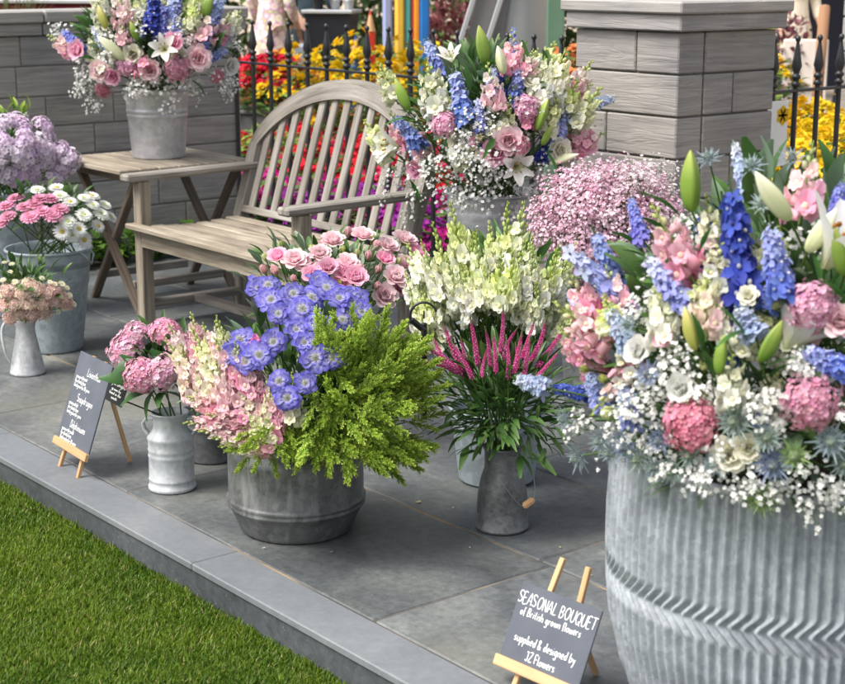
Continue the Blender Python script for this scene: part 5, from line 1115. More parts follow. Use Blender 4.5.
# ------------------------------------------------------------------ asters
B = Bouquet((AS.x, AS.y, .53), (.24, .24, .13), (AS.x, AS.y), .12, .37, '')
B.fill(230, 'dark green leaves between the asters', ('dark', 'mid'), (.2, .95), (.04, .07), -.35)
for x, y in ((6, 206), (24, 207), (8, 216), (40, 199), (50, 199), (53, 216), (42, 211), (34, 204), (2, 222), (16, 198), (30, 217), (60, 209)):
    B.head('aster', 'rosy pink double aster beside the white asters in the tall bucket', 'aster', AP, x, y, R.uniform(9, 11), 1.02, 1.3, 'pink asters in the tall bucket', 1, 'mid', .2, .05)
for x, y in ((37, 190), (60, 196), (84, 198), (70, 202), (93, 205), (84, 215), (101, 214), (68, 222), (79, 229), (98, 226), (111, 217), (72, 235), (84, 240), (92, 196), (57, 188), (105, 205), (62, 232)):
    B.head('aster', 'white aster with pale centre in the tall bucket', 'aster', AW, x, y, R.uniform(7.5, 9.5), 1.04, 1.0, 'white asters in the tall bucket', 1, 'mid', .45, .05)
# ------------------------------------------------------------------ beige blooms in the white jug
B = Bouquet((WJ.x, WJ.y, .315), (.17, .17, .12), (WJ.x, WJ.y), .03, .19, '')
B.fill(170, 'fresh green leaves between the beige blooms of the white jug', ('dark', 'mid'), (.2, .95), (.04, .07), -.4)
for x, y in ((22, 292), (35, 288), (48, 292), (14, 303), (28, 302), (42, 302), (54, 300), (20, 314), (33, 313), (10, 318), (45, 312), (60, 296), (66, 302), (8, 290), (4, 305), (28, 284), (54, 288)):
    B.head('achillea', 'dusky peach flat flower cluster in the white enamel jug', 'achillea', BE, x, y, R.uniform(8, 10), 1.0, .8, 'peach clusters in the white jug', 1, 'mid', .4, .05)
for x, y in ((5, 262), (10, 272), (3, 280), (15, 282), (62, 284), (70, 295), (74, 304), (64, 308), (55, 284), (2, 295), (26, 280), (42, 278), (12, 264), (67, 288), (58, 312), (50, 282)):
    B.head('aster', 'tiny cream daisy among peach clusters in the white jug', 'aster', AC, x, y, R.uniform(3.2, 4.6), 1.06, .8, 'tiny cream daisies in the white jug', 0, 'mid', .5, .05)
for x, y in ((40, 260), (21, 288)): B.head('sea_holly', 'grey green globe thistle above the white jug', 'sea holly', [EG[0]], x, y, 6, 1.1, 1.0, 'globe thistles above the white jug', 0)
# ------------------------------------------------------------------ lilac phlox and lime leaves behind
B = Bouquet((LP.x, LP.y, .72), (.25, .25, .16), (LP.x, LP.y), .1, .5, '')
B.fill(200, 'dark leaves between the lilac phlox heads', ('dark', 'mid'), (.2, .8), (.05, .08), -.4)
for i in range(70):
    x = R.uniform(-32, 72); y = R.uniform(120, 180)
    if ((x-20)/55)**2+((y-154)/36)**2 > 1: continue
    B.head('phlox', 'lilac phlox cluster in the tall bucket at the wall', 'phlox', PH, x, y, R.uniform(7.5, 10), R.uniform(.9, 1.05), .5, 'lilac phlox clusters at the wall', 1, 'mid', .4, .06)
for i in range(9):
    p = at(4+i*3.2, 112+R.uniform(-4, 6), 7.15); e = empty('lime_leaf', p); tag(e, 'bright lime leaf rising behind the lilac phlox', 'leaf', 'lime leaves behind the lilac phlox'); leaf_at(e, p, V((R.uniform(-1, 1), R.uniform(-1, 1), .6)), .075, 'lime', R.uniform(-.5, .5))
# ------------------------------------------------------------------ pink gypsophila
B = Bouquet((GP.x, GP.y, .66), (.25, .25, .2), (GP.x, GP.y), .1, .4, '')
def pinkgyp():
    r = random.Random(9); mb = MB()
    for i in range(560):
        d = V((r.gauss(0, 1), r.gauss(0, 1), r.gauss(0, 1))).normalized(); q = r.uniform(.6, 1.03)
        p = B.c+V((d.x*B.r[0], d.y*B.r[1], d.z*B.r[2]))*q
        gyp_spray(mb, p, d+V((0, 0, .5)), .05, r, 24, lerp((.74, .42, .56), (.9, .78, .83), r.random()**.8), .005)
    e = mb.build('gypsophila', PETAL); tag(e, "dusty pink baby's breath massed in front of the stone pier", "baby's breath"); kind(e, 'stuff')
pinkgyp(); B.gyp([(640, 175, 34, 1.0), (655, 170, 30, 1.0), (625, 172, 28, 1.0), (668, 180, 26, 1.0), (612, 176, 24, 1.0), (640, 190, 30, 1.03)], 12, "whitish baby's breath sprays tipping the pink mass by the pier", (.82, .76, .77), .0044)
B.fill(120, 'dark stems and leaves inside the pink gypsophila', ('dark',), (.1, .7), (.04, .07), -.9)
# fallen petals and crumbs of leaf
for i, (x, y) in enumerate(((330, 552), (452, 508), (560, 548), (206, 500), (262, 548), (470, 548), (590, 575), (384, 500))):
    mb = MB(); k = R.uniform(.006, .012); petal(mb, Mx.Rotation(R.random()*6, 4, 'Z'), k, k*.7, (.6, .55, .45), R.choice([(.8, .76, .66), (.75, .45, .5), (.2, .28, .08)]), .8, .4, 4); o = mb.build('fallen_petal', PETAL, None, onz(x, y, .003)); tag(o, 'minute fallen petal or leaf crumb on the slate paving', 'petal', 'petal crumbs on the slate')
# the larger one
mb = MB(); petal(mb, Mx.Identity(4), .018, .014, (.6, .5, .15), (.75, .68, .4), .8, .4, 4); o = mb.build('fallen_petal', PETAL, None, onz(415, 502, .004), (0, .2, 1)); tag(o, 'tiny yellowish petal lying alone on the slate paving', 'petal')
# ------------------------------------------------------------------ planting beyond the fence
def gp(px, d): p = at(px, 100, d); return V((p.x, p.y, 0))
def plant_meshes(seed, c, h, r0, nfl, fr, leafc=(.06, .16, .04), form='mound'):
    r = random.Random(seed); mf = MB(); ml = MB()
    for i in range(int(130*r0/.2)):
        a = r.uniform(0, 2*PI); q = math.sqrt(r.random())*r0; z = r.uniform(.02, h*.95)*(1-.45*(q/r0)**2)
        dd = V((math.cos(a+r.uniform(-1, 1)), math.sin(a+r.uniform(-1, 1)), r.uniform(-.1, .8))).normalized(); zz = V((0, 0, 1)); zz = (zz-dd*dd.z).normalized(); y = zz.cross(dd)
        M = Mx((dd, y, zz)).transposed().to_4x4(); M.translation = (q*math.cos(a), q*math.sin(a), z); l_ = r.uniform(.06, .11)
        petal(ml, M, l_, l_*.55, jit(leafc, .3, r), jit(lerp(leafc, LIME, .3), .3, r), -.6, .3, 4)
    tube(ml, [(0, 0, -.03), (0, 0, h*.8)], .01, .006, GRN, 5)
    for i in range(nfl):
        a = i*2.4; q = math.sqrt((i+.5)/nfl)*r0*1.02; z = h*(1-.42*(q/r0)**2)*r.uniform(.75, 1.05); f = fr*r.uniform(.8, 1.2); cc = jit(c, .15, r)
        d = V((math.cos(a)*q/r0*.8, math.sin(a)*q/r0*.8, .7)); M = frame((q*math.cos(a), q*math.sin(a), z), d+V((r.uniform(-.4, .4), r.uniform(-.4, .4), 0)), r.random()*6)
        for g in range(2):
            for k in range(6): petal(mf, M@Mx.Rotation(k*PI/3+g*.5, 4, 'Z')@Mx.Translation((0, 0, g*f*.2)), f*(1-.3*g), f*.8, cc, jit(cc, .1, r), -.5, .3, 3, .25+.5*g)
    return mf.mesh('flowers', PETAL), ml.mesh('foliage', LEAF)
def plant(name, label, cat, loc, ms, group, sc=1.0):
    e = empty(name, loc, R.uniform(0, 6)); tag(e, label, cat, group); e.scale = (sc,)*3
    place('foliage', ms[1], e); place('flowers', ms[0], e); return e
MAG = [plant_meshes(101, (.62, .03, .3), .26, .19, 30, .035), plant_meshes(102, (.42, .05, .42), .26, .19, 30, .035)]
RED = [plant_meshes(103, (.72, .02, .04), .3, .2, 24, .04), plant_meshes(104, (.75, .05, .16), .3, .2, 24, .04)]
ORA = [plant_meshes(105, (.8, .3, .1), .32, .2, 24, .042), plant_meshes(106, (.82, .42, .2), .32, .2, 24, .042)]
YEL = [plant_meshes(107, (.82, .56, .02), .36, .22, 26, .042), plant_meshes(108, (.82, .62, .05), .36, .22, 26, .042)]
TALLY = [plant_meshes(109, (.84, .56, .01), 1.0, .3, 28, .055, (.09, .19, .05)), plant_meshes(110, (.84, .62, .03), .9, .28, 26, .052, (.1, .2, .05))]
MUM = [plant_meshes(111, (.82, .6, .03), .5, .27, 110, .034), plant_meshes(112, (.82, .56, .02), .5, .27, 110, .034)]
for (row, y, ms, nm, lab, n) in ((0, 5.0, MAG, 'bedding_begonia', 'magenta bedding flowers closest behind the black railing', 12), (1, 5.4, MAG, 'bedding_begonia', 'magenta bedding flowers closest behind the black railing', 12), (2, 5.8, RED, 'bedding_begonia', 'red bedding flowers behind the bench and railing', 13), (3, 6.2, RED, 'bedding_begonia', 'red bedding flowers behind the bench and railing', 13), (4, 6.7, RED, 'bedding_begonia', 'red bedding flowers behind the bench and railing', 13),
    (5, 7.2, ORA, 'bedding_begonia', 'orange bedding flowers beyond the red rows', 13), (6, 7.7, ORA, 'bedding_begonia', 'orange bedding flowers beyond the red rows', 13), (7, 8.3, YEL, 'bedding_begonia', 'golden yellow bedding flowers beyond the orange rows', 13), (8, 8.9, YEL, 'bedding_begonia', 'golden yellow bedding flowers beyond the orange rows', 13)):
    for i in range(n):
        px = 236+(215)*(i+.5)/n+R.uniform(-5, 5); r_ = ray(px, 150); t = y/r_.y; p = EYE+r_*t
        plant(nm, lab, 'bedding plant', (p.x, p.y+R.uniform(-.1, .1), -.01+.012*row), R.choice(ms), lab.split(' bed')[0]+' bedding rows', R.uniform(.9, 1.2))
for px, d in ((296, 11.5), (318, 12.4), (338, 11.8), (357, 12.6), (372, 11.6), (392, 12.2), (408, 11.4), (424, 12.4), (440, 11.6), (345, 13.4), (380, 13.6), (415, 13.8)):
    plant('rudbeckia', 'tall yellow daisy-flowered plant between railing and coloured pencils', 'flowering plant', gp(px, d), R.choice(TALLY), 'tall yellow plants behind the railing', R.uniform(.88, 1.02))
# red and green trough planting by the wall end
tr = tag(empty('planting_trough', gp(272, 12.2)), 'dark grey trough of red flowers beyond the railing near the wall end', 'trough')
for sg in (0,): pass
mb = MB(); box(mb, (0, 0, .2), (.62, .4, .4), None, (1, 1, 1), .02); box(mb, (0, 0, .41), (.66, .44, .03), None, (1, 1, 1), .008); tr.rotation_euler.z = AZ; mb.build('trough_body', plain('grey trough', (.12, .12, .12), .8), tr)
RTALL = [plant_meshes(113, (.65, .02, .05), .42, .26, 46, .05), plant_meshes(114, (.72, .3, .04), .45, .24, 30, .045)]
for k in range(3): plant('geranium', 'red flowering plant growing in the dark grey trough', 'flowering plant', gp(262+k*12, 12.2)+V((0, 0, .4)), RTALL[0 if k < 2 else 1], 'red plants in the grey trough', 1.0)
for px in (258, 274, 268, 262): plant('green_shrub', 'low bright green plant at the foot of the grey trough', 'shrub', gp(px, 10.6), plant_meshes(120, (.3, .36, .08), .45, .26, 6, .03, (.14, .28, .05)), 'low green plants by the grey trough')
# yellow chrysanthemums at the right railing
for px, d, s in ((800, 8.6, 1.1), (828, 8.2, 1.15), (850, 8.7, 1.15), (812, 9.4, 1.2), (838, 9.6, 1.2), (865, 9.2, 1.1)):
    plant('chrysanthemum', 'mound of bright yellow chrysanthemums beyond the railing with the white card', 'flowering plant', gp(px, d)+V((0, 0, .12)), R.choice(MUM), 'yellow chrysanthemums by the railing', s)
plant('pansy_plant', 'small magenta flower clump between the stone pier and white card', 'flowering plant', gp(767, 9.4)+V((0, 0, .45)), MAG[0], None, .7)
plant('marigold_plant', 'small yellow flowered plant behind the stone pier edge', 'flowering plant', gp(771, 11.0)+V((0, 0, .55)), YEL[0], None, .9)
# ------------------------------------------------------------------ giant pencils
def pencil(label, px, d, w, col, top=2.6, tipped=False, group=None):
    e = tag(empty('giant_pencil', gp(px, d)), label, 'pencil sculpture', group)
    m = plain('pencil paint', col, .45, 0, .06); r_ = w*d/F/2
    mb = MB(); lathe(mb, [(.001, 0), (r_, 0), (r_, top)], 6, None, (1, 1, 1), False); mb.build('shaft', m, e)
    mb = MB(); lathe(mb, [(r_*1.02, top), (r_*.3, top+r_*3.2)], 18); mb.build('sharpened_wood', W_PINE, e)
    mb = MB(); lathe(mb, [(r_*.31, top+r_*3.1), (.001, top+r_*4.2)], 12); mb.build('lead', m, e)
for lab, px, w, col in (('tall giant pencil painted lavender blue beside yellow flowers', 388, 10, (.3, .35, .58)), ('tall giant pencil painted amber yellow', 400, 10, (.75, .45, .06)), ('thin tall giant pencil painted turquoise', 408, 6, (.1, .42, .42)), ('thin tall giant pencil painted red', 413, 5, (.65, .1, .06)), ('tall giant pencil painted orange beside the blue one', 417, 6, (.8, .3, .03)), ('widest tall giant pencil painted strong blue', 424, 11, (.02, .17, .52))):
    pencil(lab, px, 12.9+R.uniform(-.1, .1), w, col)
pencil('short giant pencil painted red with bare wooden tip', 371, 12.8, 10, (.6, .04, .02), .98, True); pencil('short giant pencil painted blue with bare wooden tip', 356, 12.8, 9, (.03, .12, .42), .8, True)
# ------------------------------------------------------------------ black planter stand, steel sculpture, post
bp = tag(empty('black_planter', gp(333, 14.2), -AZ*0+AZ), 'black tapered planter stand with pots on top beyond the railing', 'planter')
mb = MB(); v0 = []
for z, w in ((.0, .13), (.6, .15), (1.08, .21)): v0 += [(-w, -w*.7, z), (w, -w*.7, z), (w, w*.7, z), (-w, w*.7, z)]
mb.add(v0, [(0, 3, 2, 1)]+[(4*i+j, 4*i+(j+1) % 4, 4*i+4+(j+1) % 4, 4*i+4+j) for i in range(2) for j in range(4)]+[(8, 9, 10, 11)], (1, 1, 1), None, False); mb.build('tapered_box', BLACKP, bp)
mb = MB(); box(mb, (0, 0, 1.095), (.46, .34, .03), None, (1, 1, 1), .005); mb.build('rim', STEEL, bp)
for k, (dx, m) in enumerate(((-.12, BLACKP), (.03, STEEL), (.15, STEEL))):
    t_ = tag(empty('small_pot', bp.location+rt*dx+V((0, 0, 1.11))), ('small black pot on the black planter stand', 'small steel jar in the middle of the black planter stand', 'small steel jar at the edge of the black planter stand nearest the pencils')[k], 'pot'); mb = MB(); lathe(mb, pot_prof(.035, .05, .09)+[(.045, .088), (.001, .08)], 16); mb.build('body', m, t_)
plant('viola', 'yellow and purple violas in the small black pot', 'flowering plant', bp.location+rt*-.12+V((0, 0, 1.19)), plant_meshes(121, (.7, .6, .25), .14, .09, 16, .04), None)
sc_ = tag(empty('steel_sculpture', gp(505, 10.5)), 'leaning brushed steel sculpture with two bright edges behind the flower bouquet', 'sculpture')
def slab(nm, pts, th, mat):
    """a leaning panel: four photo-side corners given as (x across, height) metres, real thickness"""
    mb = MB(); n = len(pts); vs = [V((0, 0, 0))+rt*x+V((0, 0, z)) for x, z in pts]; vs += [v-fw*-th for v in vs]
    mb.add(vs, [tuple(range(n)), tuple(range(2*n-1, n-1, -1))]+[(i, n+i, n+(i+1) % n, (i+1) % n) for i in range(n)], (1, 1, 1), None, False); return mb.build(nm, mat, sc_)
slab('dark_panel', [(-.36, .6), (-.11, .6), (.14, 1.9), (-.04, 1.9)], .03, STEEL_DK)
for x0, x1 in ((-.375, -.05), (-.2, .13)):
    mb = MB(); beam(mb, rt*x0+V((0, 0, .75))-fw*.03, rt*(x1+.03)+V((0, 0, 1.9))-fw*.03, .035, .03, tuple(fw), .006); mb.build('bright_edge', STEEL, sc_)
mb = MB(); nn_ = 24
vs = []
for z in (0.0, .9, 1.9):
    for j in range(nn_):
        a = 2*PI*j/nn_; rr = .2+.02*z; vs.append(rt*(.08+rr*math.cos(a))+fw*(.25+rr*math.sin(a))+V((0, 0, z)))
mb.add(vs, [(i*nn_+j, i*nn_+(j+1) % nn_, (i+1)*nn_+(j+1) % nn_, (i+1)*nn_+j) for i in range(2) for j in range(nn_)], (1, 1, 1)); mb.build('rolled_steel_sheet', STEEL, sc_)
gpst = tag(empty('green_post', gp(554, 10.3)), 'square green painted post between the steel sculpture and stone pier', 'post'); mb = MB(); box(mb, (0, 0, 1.3), (.11, .11, 2.6), Mx.Rotation(AZ+.2, 4, 'Z'), (1, 1, 1), .006); mb.build('shaft', GREENM, gpst)
mb = MB(); box(mb, (0, 0, 2.62), (.14, .14, .04), Mx.Rotation(AZ+.2, 4, 'Z'), (1, 1, 1), .006); mb.build('cap', GREENM, gpst)
plant('marigold_plant', 'orange marigold plant glimpsed between green post and stone pier', 'flowering plant', gp(567, 9.4)+V((0, 0, .6)), ORA[0], None, 1.3)
# ------------------------------------------------------------------ stone pillar, post, things beyond the right railing
pl = tag(empty('stone_pillar', gp(868, 9.5)), 'pale stone pillar far beyond the yellow chrysanthemums', 'pillar')
mb = MB(); courses(mb, -.14, .14, 0, .2, 9, .28, 'x', 0, 12, .008, .2, .3); pl.rotation_euler.z = rad(20); mb.build('shaft', COPE, pl); mb = MB(); box(mb, (0, 0, 1.83), (.34, .34, .06), None, (1, 1, 1), .005); mb.build('cap', COPE, pl)
wp = tag(empty('wooden_post', gp(817, 11.5)), 'round brown wooden post standing beyond the railing with the card', 'post'); mb = MB(); tube(mb, [(0, 0, 0), (.0, .0, .6), (.015, .01, 1.2)], .042, .038, (1, 1, 1), 14, None, True); mb.build('shaft', W_POST, wp); mb = MB(); lathe(mb, [(.038, 1.198), (.03, 1.215), (.001, 1.22)], 14, Mx.Translation((.015, .01, 0))); mb.build('rounded_top', W_POST, wp)
bd = tag(empty('white_board', gp(803, 13.2), AZ), 'large blank white board leaning behind the brown wooden post', 'board'); mb = MB(); box(mb, (0, 0, .5), (.36, .04, .8), None, (1, 1, 1), .01); mb.build('panel', plain('warm white board', (.72, .64, .56), .8, 0, .06), bd)
mb = MB(); [box(mb, (x, .05, .44), (.03, .03, .88), None, (1, 1, 1), .004) for x in (-.12, .12)]; mb.build('frame', W_PINE, bd)
def shrub(name, label, cat, loc, r0, h, c0, c1, seed, n=900, ls=.09):
    r = random.Random(seed); e = tag(empty(name, loc), label, cat); mb = MB()
    for i in range(n):
        d = V((r.gauss(0, 1), r.gauss(0, 1), r.gauss(0, 1))).normalized(); q = r.uniform(.45, 1.0)**.6*(1+.22*noise.noise(d*2.2+V((seed, 0, 0))))
        p = V((d.x*r0*q, d.y*r0*q, h*.5+d.z*h*.5*q)); dd = (d+V((r.uniform(-.8, .8), r.uniform(-.8, .8), r.uniform(-.6, .6)))).normalized(); z = V((r.uniform(-.4, .4), r.uniform(-.4, .4), 1)); z = (z-dd*z.dot(dd)).normalized()
        M = Mx((dd, z.cross(dd), z)).transposed().to_4x4(); M.translation = p; l_ = ls*r.uniform(.7, 1.3); petal(mb, M, l_, l_*.5, jit(c0, .3, r), jit(lerp(c0, c1, r.random()), .3, r), -.5, .3, 4)
    mb.build('foliage', LEAF, e)
    mb = MB(); [tube(mb, [(0, 0, -.02), (.1*math.cos(k*2), .1*math.sin(k*2), h*.35), (.3*r0*math.cos(k*2), .3*r0*math.sin(k*2), h*.7)], .02, .008, (.1, .07, .045), 5) for k in range(4)]; mb.build('stem', LEAF, e); return e
shrub('burgundy_shrub', 'dark burgundy leaved shrub beside the blue giant pencil', 'shrub', gp(452, 15.5), .42, 1.15, (.14, .03, .035), (.34, .12, .11), 5, 1100)
shrub('green_shrub', 'rounded green shrub rising behind the burgundy one', 'shrub', gp(456, 18), .6, 1.75, (.06, .12, .03), (.2, .28, .06), 6, 1200, .11)
shrub('burgundy_shrub', 'dark red shrub with pale flowers beyond the pier edge', 'shrub', gp(785, 13.4), .22, 1.12, (.12, .03, .04), (.3, .1, .12), 7, 500, .08)
for px, d, h, lb in ((60, 20, 2.2, 'broad dark green hedge shrub far behind the block wall'), (180, 21, 2.4, 'dark green hedge shrub far behind the table bouquet'), (255, 20, 2.3, 'dark hedge shrub far behind the floral trousers'), (345, 20, 2.4, 'mid green hedge shrub far behind the black planter stand'), (410, 21, 2.4, 'mid green hedge shrub far behind the giant pencils'), (520, 20, 2.4, 'mid green hedge shrub far behind the steel sculpture'), (600, 20, 2.3, 'dark green hedge shrub far behind the stone pier'), (690, 21, 2.4, 'green hedge shrub far behind the pier cap')):
    shrub('hedge_shrub', lb, 'shrub', gp(px, d), .85, h, (.05, .1, .03), (.14, .2, .05), int(px), 1500, .15)
shrub('lime_shrub', 'lime green plant peeping over the pier cap', 'shrub', gp(742, 9.3), .2, 1.36, (.25, .36, .05), (.5, .58, .12), 9, 400, .07)
# stall with red cloth behind the wall
st = tag(empty('market_stall', gp(70, 13), AZ), 'plant stall with dark red cloth behind the block wall', 'stall')
mb = MB(); box(mb, (0, 0, .6), (2.2, .7, 1.2), None, (1, 1, 1), .02); mb.build('cloth', REDC, st); mb = MB(); box(mb, (0, 0, 1.215), (2.3, .8, .03), None, (1, 1, 1), .005); mb.build('table_top', STEEL, st)
for k in range(7):
    p = st.location+rt*(-.9+.28*k)+V((0, 0, 1.235)); e = tag(empty('terracotta_pot', p), 'orange terracotta pot standing on the red plant stall', 'pot', 'terracotta pots on the red stall'); mb = MB(); lathe(mb, pot_prof(.07, .11, .16)+[(.125, .16), (.125, .2), (.1, .2), (.09, .15), (.001, .14)], 20); mb.build('body', TERRA, e)
gl = tag(empty('ornamental_grass', gp(8, 12.3)), 'pale green grassy plant behind the wall coping', 'plant'); mb = MB(); r = random.Random(2)
for i in range(160):
    a = r.uniform(0, 6.3); l_ = r.uniform(.9, 1.5); q = V((math.cos(a), math.sin(a), 0)); tube(mb, bez(V((q.x*.05, q.y*.05, 0)), q*.08+V((0, 0, l_*.8)), q*r.uniform(.15, .4)+V((0, 0, l_)), 4), .006, .001, jit((.2, .26, .1), .3, r), 3)
mb.build('blades', LEAF, gl)
# dark marquee far right
mq = tag(empty('marquee', gp(812, 19), AZ), 'dark open show tent far behind the brown wooden post', 'tent')
mb = MB(); box(mb, (0, .9, 1.3), (3.2, .06, 2.6), None, (1, 1, 1), .01); mb.build('back_wall', NAVY, mq)
mb = MB(); vs = [(-1.7, -1, 2.3), (1.7, -1, 2.3), (1.7, 1.0, 2.3), (-1.7, 1.0, 2.3), (0, 0, 3.2)]; mb.add(vs, [(0, 1, 4), (1, 2, 4), (2, 3, 4), (3, 0, 4)], (1, 1, 1), None, False); mb.build('roof', NAVY, mq)
for x in (-1.6, 1.6):
    mb = MB(); tube(mb, [(x, -.95, 0), (x, -.95, 2.32)], .03, .03, n=10); mb.build('pole', STEEL, mq)
bb = tag(empty('sandwich_board', gp(832, 12.4), AZ-.5), 'black leaning board beside the pale stone pillar', 'board'); mb = MB(); box(mb, (0, 0, .5), (.16, .03, 1.05), Mx.Rotation(.18, 4, 'Y'), (1, 1, 1), .005); mb.build('panel', BLACKP, bb)
mb = MB(); box(mb, (0, .12, .45), (.16, .03, .95), Mx.Rotation(.18, 4, 'Y')@Mx.Rotation(.2, 4, 'X'), (1, 1, 1), .005); mb.build('rear_panel', BLACKP, bb)
# ------------------------------------------------------------------ people (seen from hip to knee through the railing)
def skin_obj(name, nodes, edges, mat, par, sub=2, root=0):
    me = bpy.data.meshes.new(name); me.from_pydata([n[0] for n in nodes], edges, []); o = place(name, me, par); me.materials.append(mat)
    m = o.modifiers.new('Skin', 'SKIN'); m.use_smooth_shade = True
    for i, n in enumerate(nodes):
        sv = me.skin_vertices[0].data[i]; sv.radius = n[1] if isinstance(n[1], tuple) else (n[1], n[1]); sv.use_root = (i == root)
    s = o.modifiers.new('Subdivision', 'SUBSURF'); s.levels = s.render_levels = sub; return o
def person(label, loc, rz, tops, bottoms, hair, skirt=None, sleeves=True):
    e = empty('person', loc, rz); tag(e, label, 'person')
    n = [((0, 0, .95), (.13, .1)), ((0, 0, 1.12), (.115, .085)), ((0, 0, 1.3), (.14, .095)), ((0, 0, 1.42), (.09, .07)), ((0, -.01, 1.5), .045), ((0, -.02, 1.56), (.065, .075)), ((0, -.02, 1.66), (.075, .09)), ((0, -.01, 1.72), (.05, .06))]
    ed = [(i, i+1) for i in range(7)]
    for sg in (-1, 1):
        b = len(n); n += [((.09*sg, 0, .88), .085), ((.095*sg, -.01, .5), .055), ((.095*sg, .01, .25), .05), ((.1*sg, .02, .08), .035), ((.105*sg, -.1, .03), (.035, .025)), ((.105*sg, -.17, .025), (.03, .02))]
        ed += [(0, b)]+[(b+i, b+i+1) for i in range(5)]
        b = len(n); n += [((.17*sg, 0, 1.4), .055), ((.22*sg, .01, 1.14), .042), ((.22*sg, -.1, .95), .03), ((.215*sg, -.14, .89), (.035, .018)), ((.212*sg, -.16, .86), (.034, .014))]
        ed += [(3, b)]+[(b+i, b+i+1) for i in range(4)]
        for k in range(4):
            f = len(n); x0 = (.212+(.018-.012*k)*1)*sg; ln = (.065, .075, .07, .055)[k]; n += [((x0, -.175+.004*k, .84), .009), ((x0, -.182, .84-ln*.55), .0085), ((x0, -.17, .84-ln), .007)]; ed += [(b+4, f), (f, f+1), (f+1, f+2)]
        f = len(n); n += [((.19*sg, -.17, .88), .01), ((.18*sg, -.19, .85), .009)]; ed += [(b+3, f), (f, f+1)]
    skin_obj('body', n, ed, SKIN, e)
    t = [((0, 0, .93), (.155, .12)), ((0, 0, 1.12), (.13, .1)), ((0, 0, 1.3), (.155, .11)), ((0, 0, 1.43), (.1, .08))]; te = [(0, 1), (1, 2), (2, 3)]
    for sg in (-1, 1): b = len(t); t += [((.175*sg, 0, 1.4), .068), ((.225*sg, .01, 1.14), .055), ((.222*sg, -.09, .97), .045)]; te += [(3, b), (b, b+1), (b+1, b+2)]
    skin_obj('jacket', t, te, tops, e)
    t = [((0, 0, .98), (.15, .115))]; te = []
    for sg in (-1, 1): b = len(t); t += [((.095*sg, 0, .86), .105), ((.1*sg, -.005, .5), .085), ((.1*sg, .01, .1), .075)]; te += [(0, b), (b, b+1), (b+1, b+2)]
    skin_obj('trousers', t, te, bottoms, e)
    for sg in (-1, 1): skin_obj('shoe', [((.105*sg, .04, .04), (.045, .04)), ((.105*sg, -.08, .04), (.045, .035)), ((.107*sg, -.18, .03), (.035, .025))], [(0, 1), (1, 2)], BLACKP, e)
    mb = MB(); lathe(mb, [(.001, .1), (.06, .085), (.088, .04), (.092, -.01), (.085, -.07), (.07, -.1)], 20, Mx.Translation((0, .012, 1.68))@Mx.Diagonal((.92, 1.08, 1, 1))@Mx.Rotation(-.35, 4, 'X')); mb.build('hair', hair, e)
    mb = MB()
    for sg in (-1, 1): blob(mb, (.03*sg, -.105, 1.645), .011, (.05, .04, .03)); blob(mb, (.082*sg, -.01, 1.63), .02, (.5, .3, .22), 1.5)
    blob(mb, (0, -.118, 1.615), .014, (.55, .33, .24), 1.6); blob(mb, (0, -.105, 1.58), .018, (.5, .18, .16), .45); mb.build('face', PETAL, e)
    if skirt:
        mb = MB(); lathe(mb, [(.13, 1.15), (.15, 1.0), (.18, .9), (.19, .75), (.185, .62)], 36, None, (1, 1, 1), True, lambda r_, a, z: r_*(1+.04*math.sin(9*a)*(1.15-z)*2)*(1-.18*abs(math.sin(a)))); mb.build('tunic', skirt, e)
    return e
person('standing person in a cream floral patterned tunic and trousers beyond the railing', gp(273, 15), rad(160)+AZ, FLORAL, FLORAL, HAIR, FLORAL)
person('standing person in dark teal clothes beside the black planter stand', gp(312, 15.6), rad(170)+AZ, DENIM, DENIM, HAIR)
person('standing person in cream jumper and navy trousers far beyond the pier', gp(790, 15.5), rad(30)+AZ, CREAM, NAVY, HAIR, CREAM)
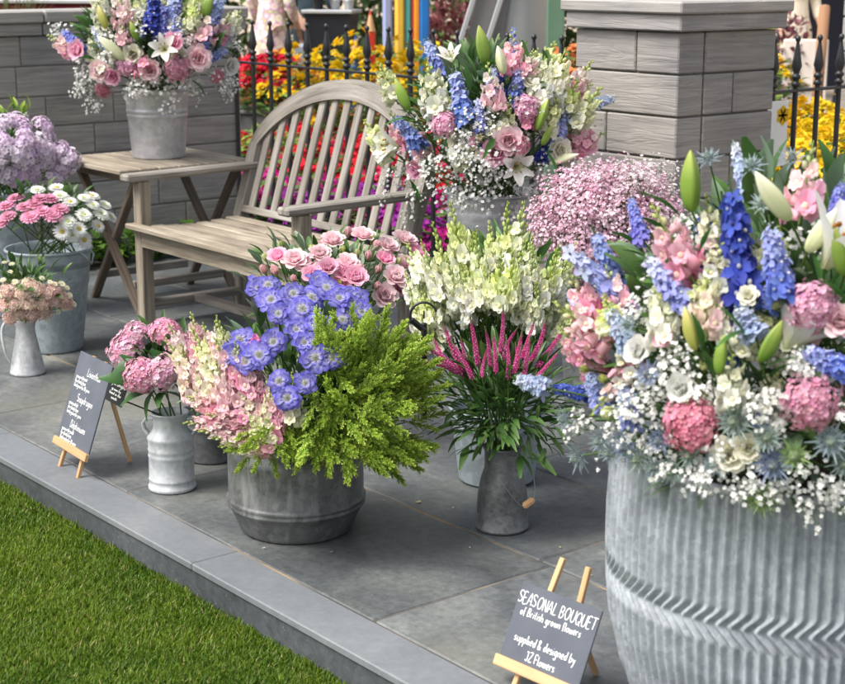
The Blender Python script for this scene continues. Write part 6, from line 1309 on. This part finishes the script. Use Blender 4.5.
bgp = gp(298, 14.8); bg = tag(empty('handbag', bgp+V((0, 0, .55))), 'grey handbag hanging beside the person in the floral tunic', 'bag'); mb = MB(); box(mb, (0, 0, .12), (.2, .09, .24), Mx.Rotation(AZ, 4, 'Z'), (1, 1, 1), .03); mb.build('bag_body', plain('grey leather', (.22, .25, .3), .6), bg)
mb = MB(); tube(mb, [rt*-.07+V((0, 0, .22)), rt*-.05+V((0, 0, .36)), rt*.05+V((0, 0, .36)), rt*.07+V((0, 0, .22))], .008, .008, n=6); mb.build('strap', BLACKP, bg)
# small weeds at the foot of the wall
for i in range(9):
    y = 2.9+i*.2; plant('green_weed', 'low green plant at the foot of the block wall behind the table', 'plant', (-7.38, y, 0), plant_meshes(130, (.2, .3, .05), .16, .12, 3, .01, (.08, .2, .03)), 'low green plants along the block wall', R.uniform(.7, 1.1))
# ------------------------------------------------------------------ daylight: bright, thinly veiled sky
el = rad(56); trv = (rt*.82+fw*.42).normalized()
sun_d = V((trv.x*math.cos(el), trv.y*math.cos(el), -math.sin(el)))
sl = bpy.data.lights.new('sun', 'SUN'); sl.energy = 1.5; sl.angle = rad(30); sl.color = (1, .96, .9); so = bpy.data.objects.new('sun', sl); COL.objects.link(so); so.rotation_euler = sun_d.to_track_quat('-Z', 'Y').to_euler(); so.location = (0, 0, 8)
w = bpy.data.worlds.new('World'); S.world = w; w.use_nodes = True; wn = w.node_tree; bgn = wn.nodes['Background']
sk = wn.nodes.new('ShaderNodeTexSky'); sk.sky_type = 'NISHITA'; sk.sun_disc = False; sk.sun_elevation = el; sk.sun_rotation = math.atan2(-sun_d.x, -sun_d.y); sk.dust_density = 4; sk.air_density = 1.0
hs = wn.nodes.new('ShaderNodeHueSaturation'); hs.inputs['Saturation'].default_value = .4
wn.links.new(sk.outputs[0], hs.inputs['Color']); wn.links.new(hs.outputs[0], bgn.inputs['Color']); bgn.inputs['Strength'].default_value = .072
S.view_settings.view_transform = 'Standard'; S.view_settings.look = 'None'; S.view_settings.exposure = 1.66; S.view_settings.gamma = 1
S.render.engine = 'CYCLES'
S.cycles.max_bounces = 8; S.cycles.transparent_max_bounces = 4
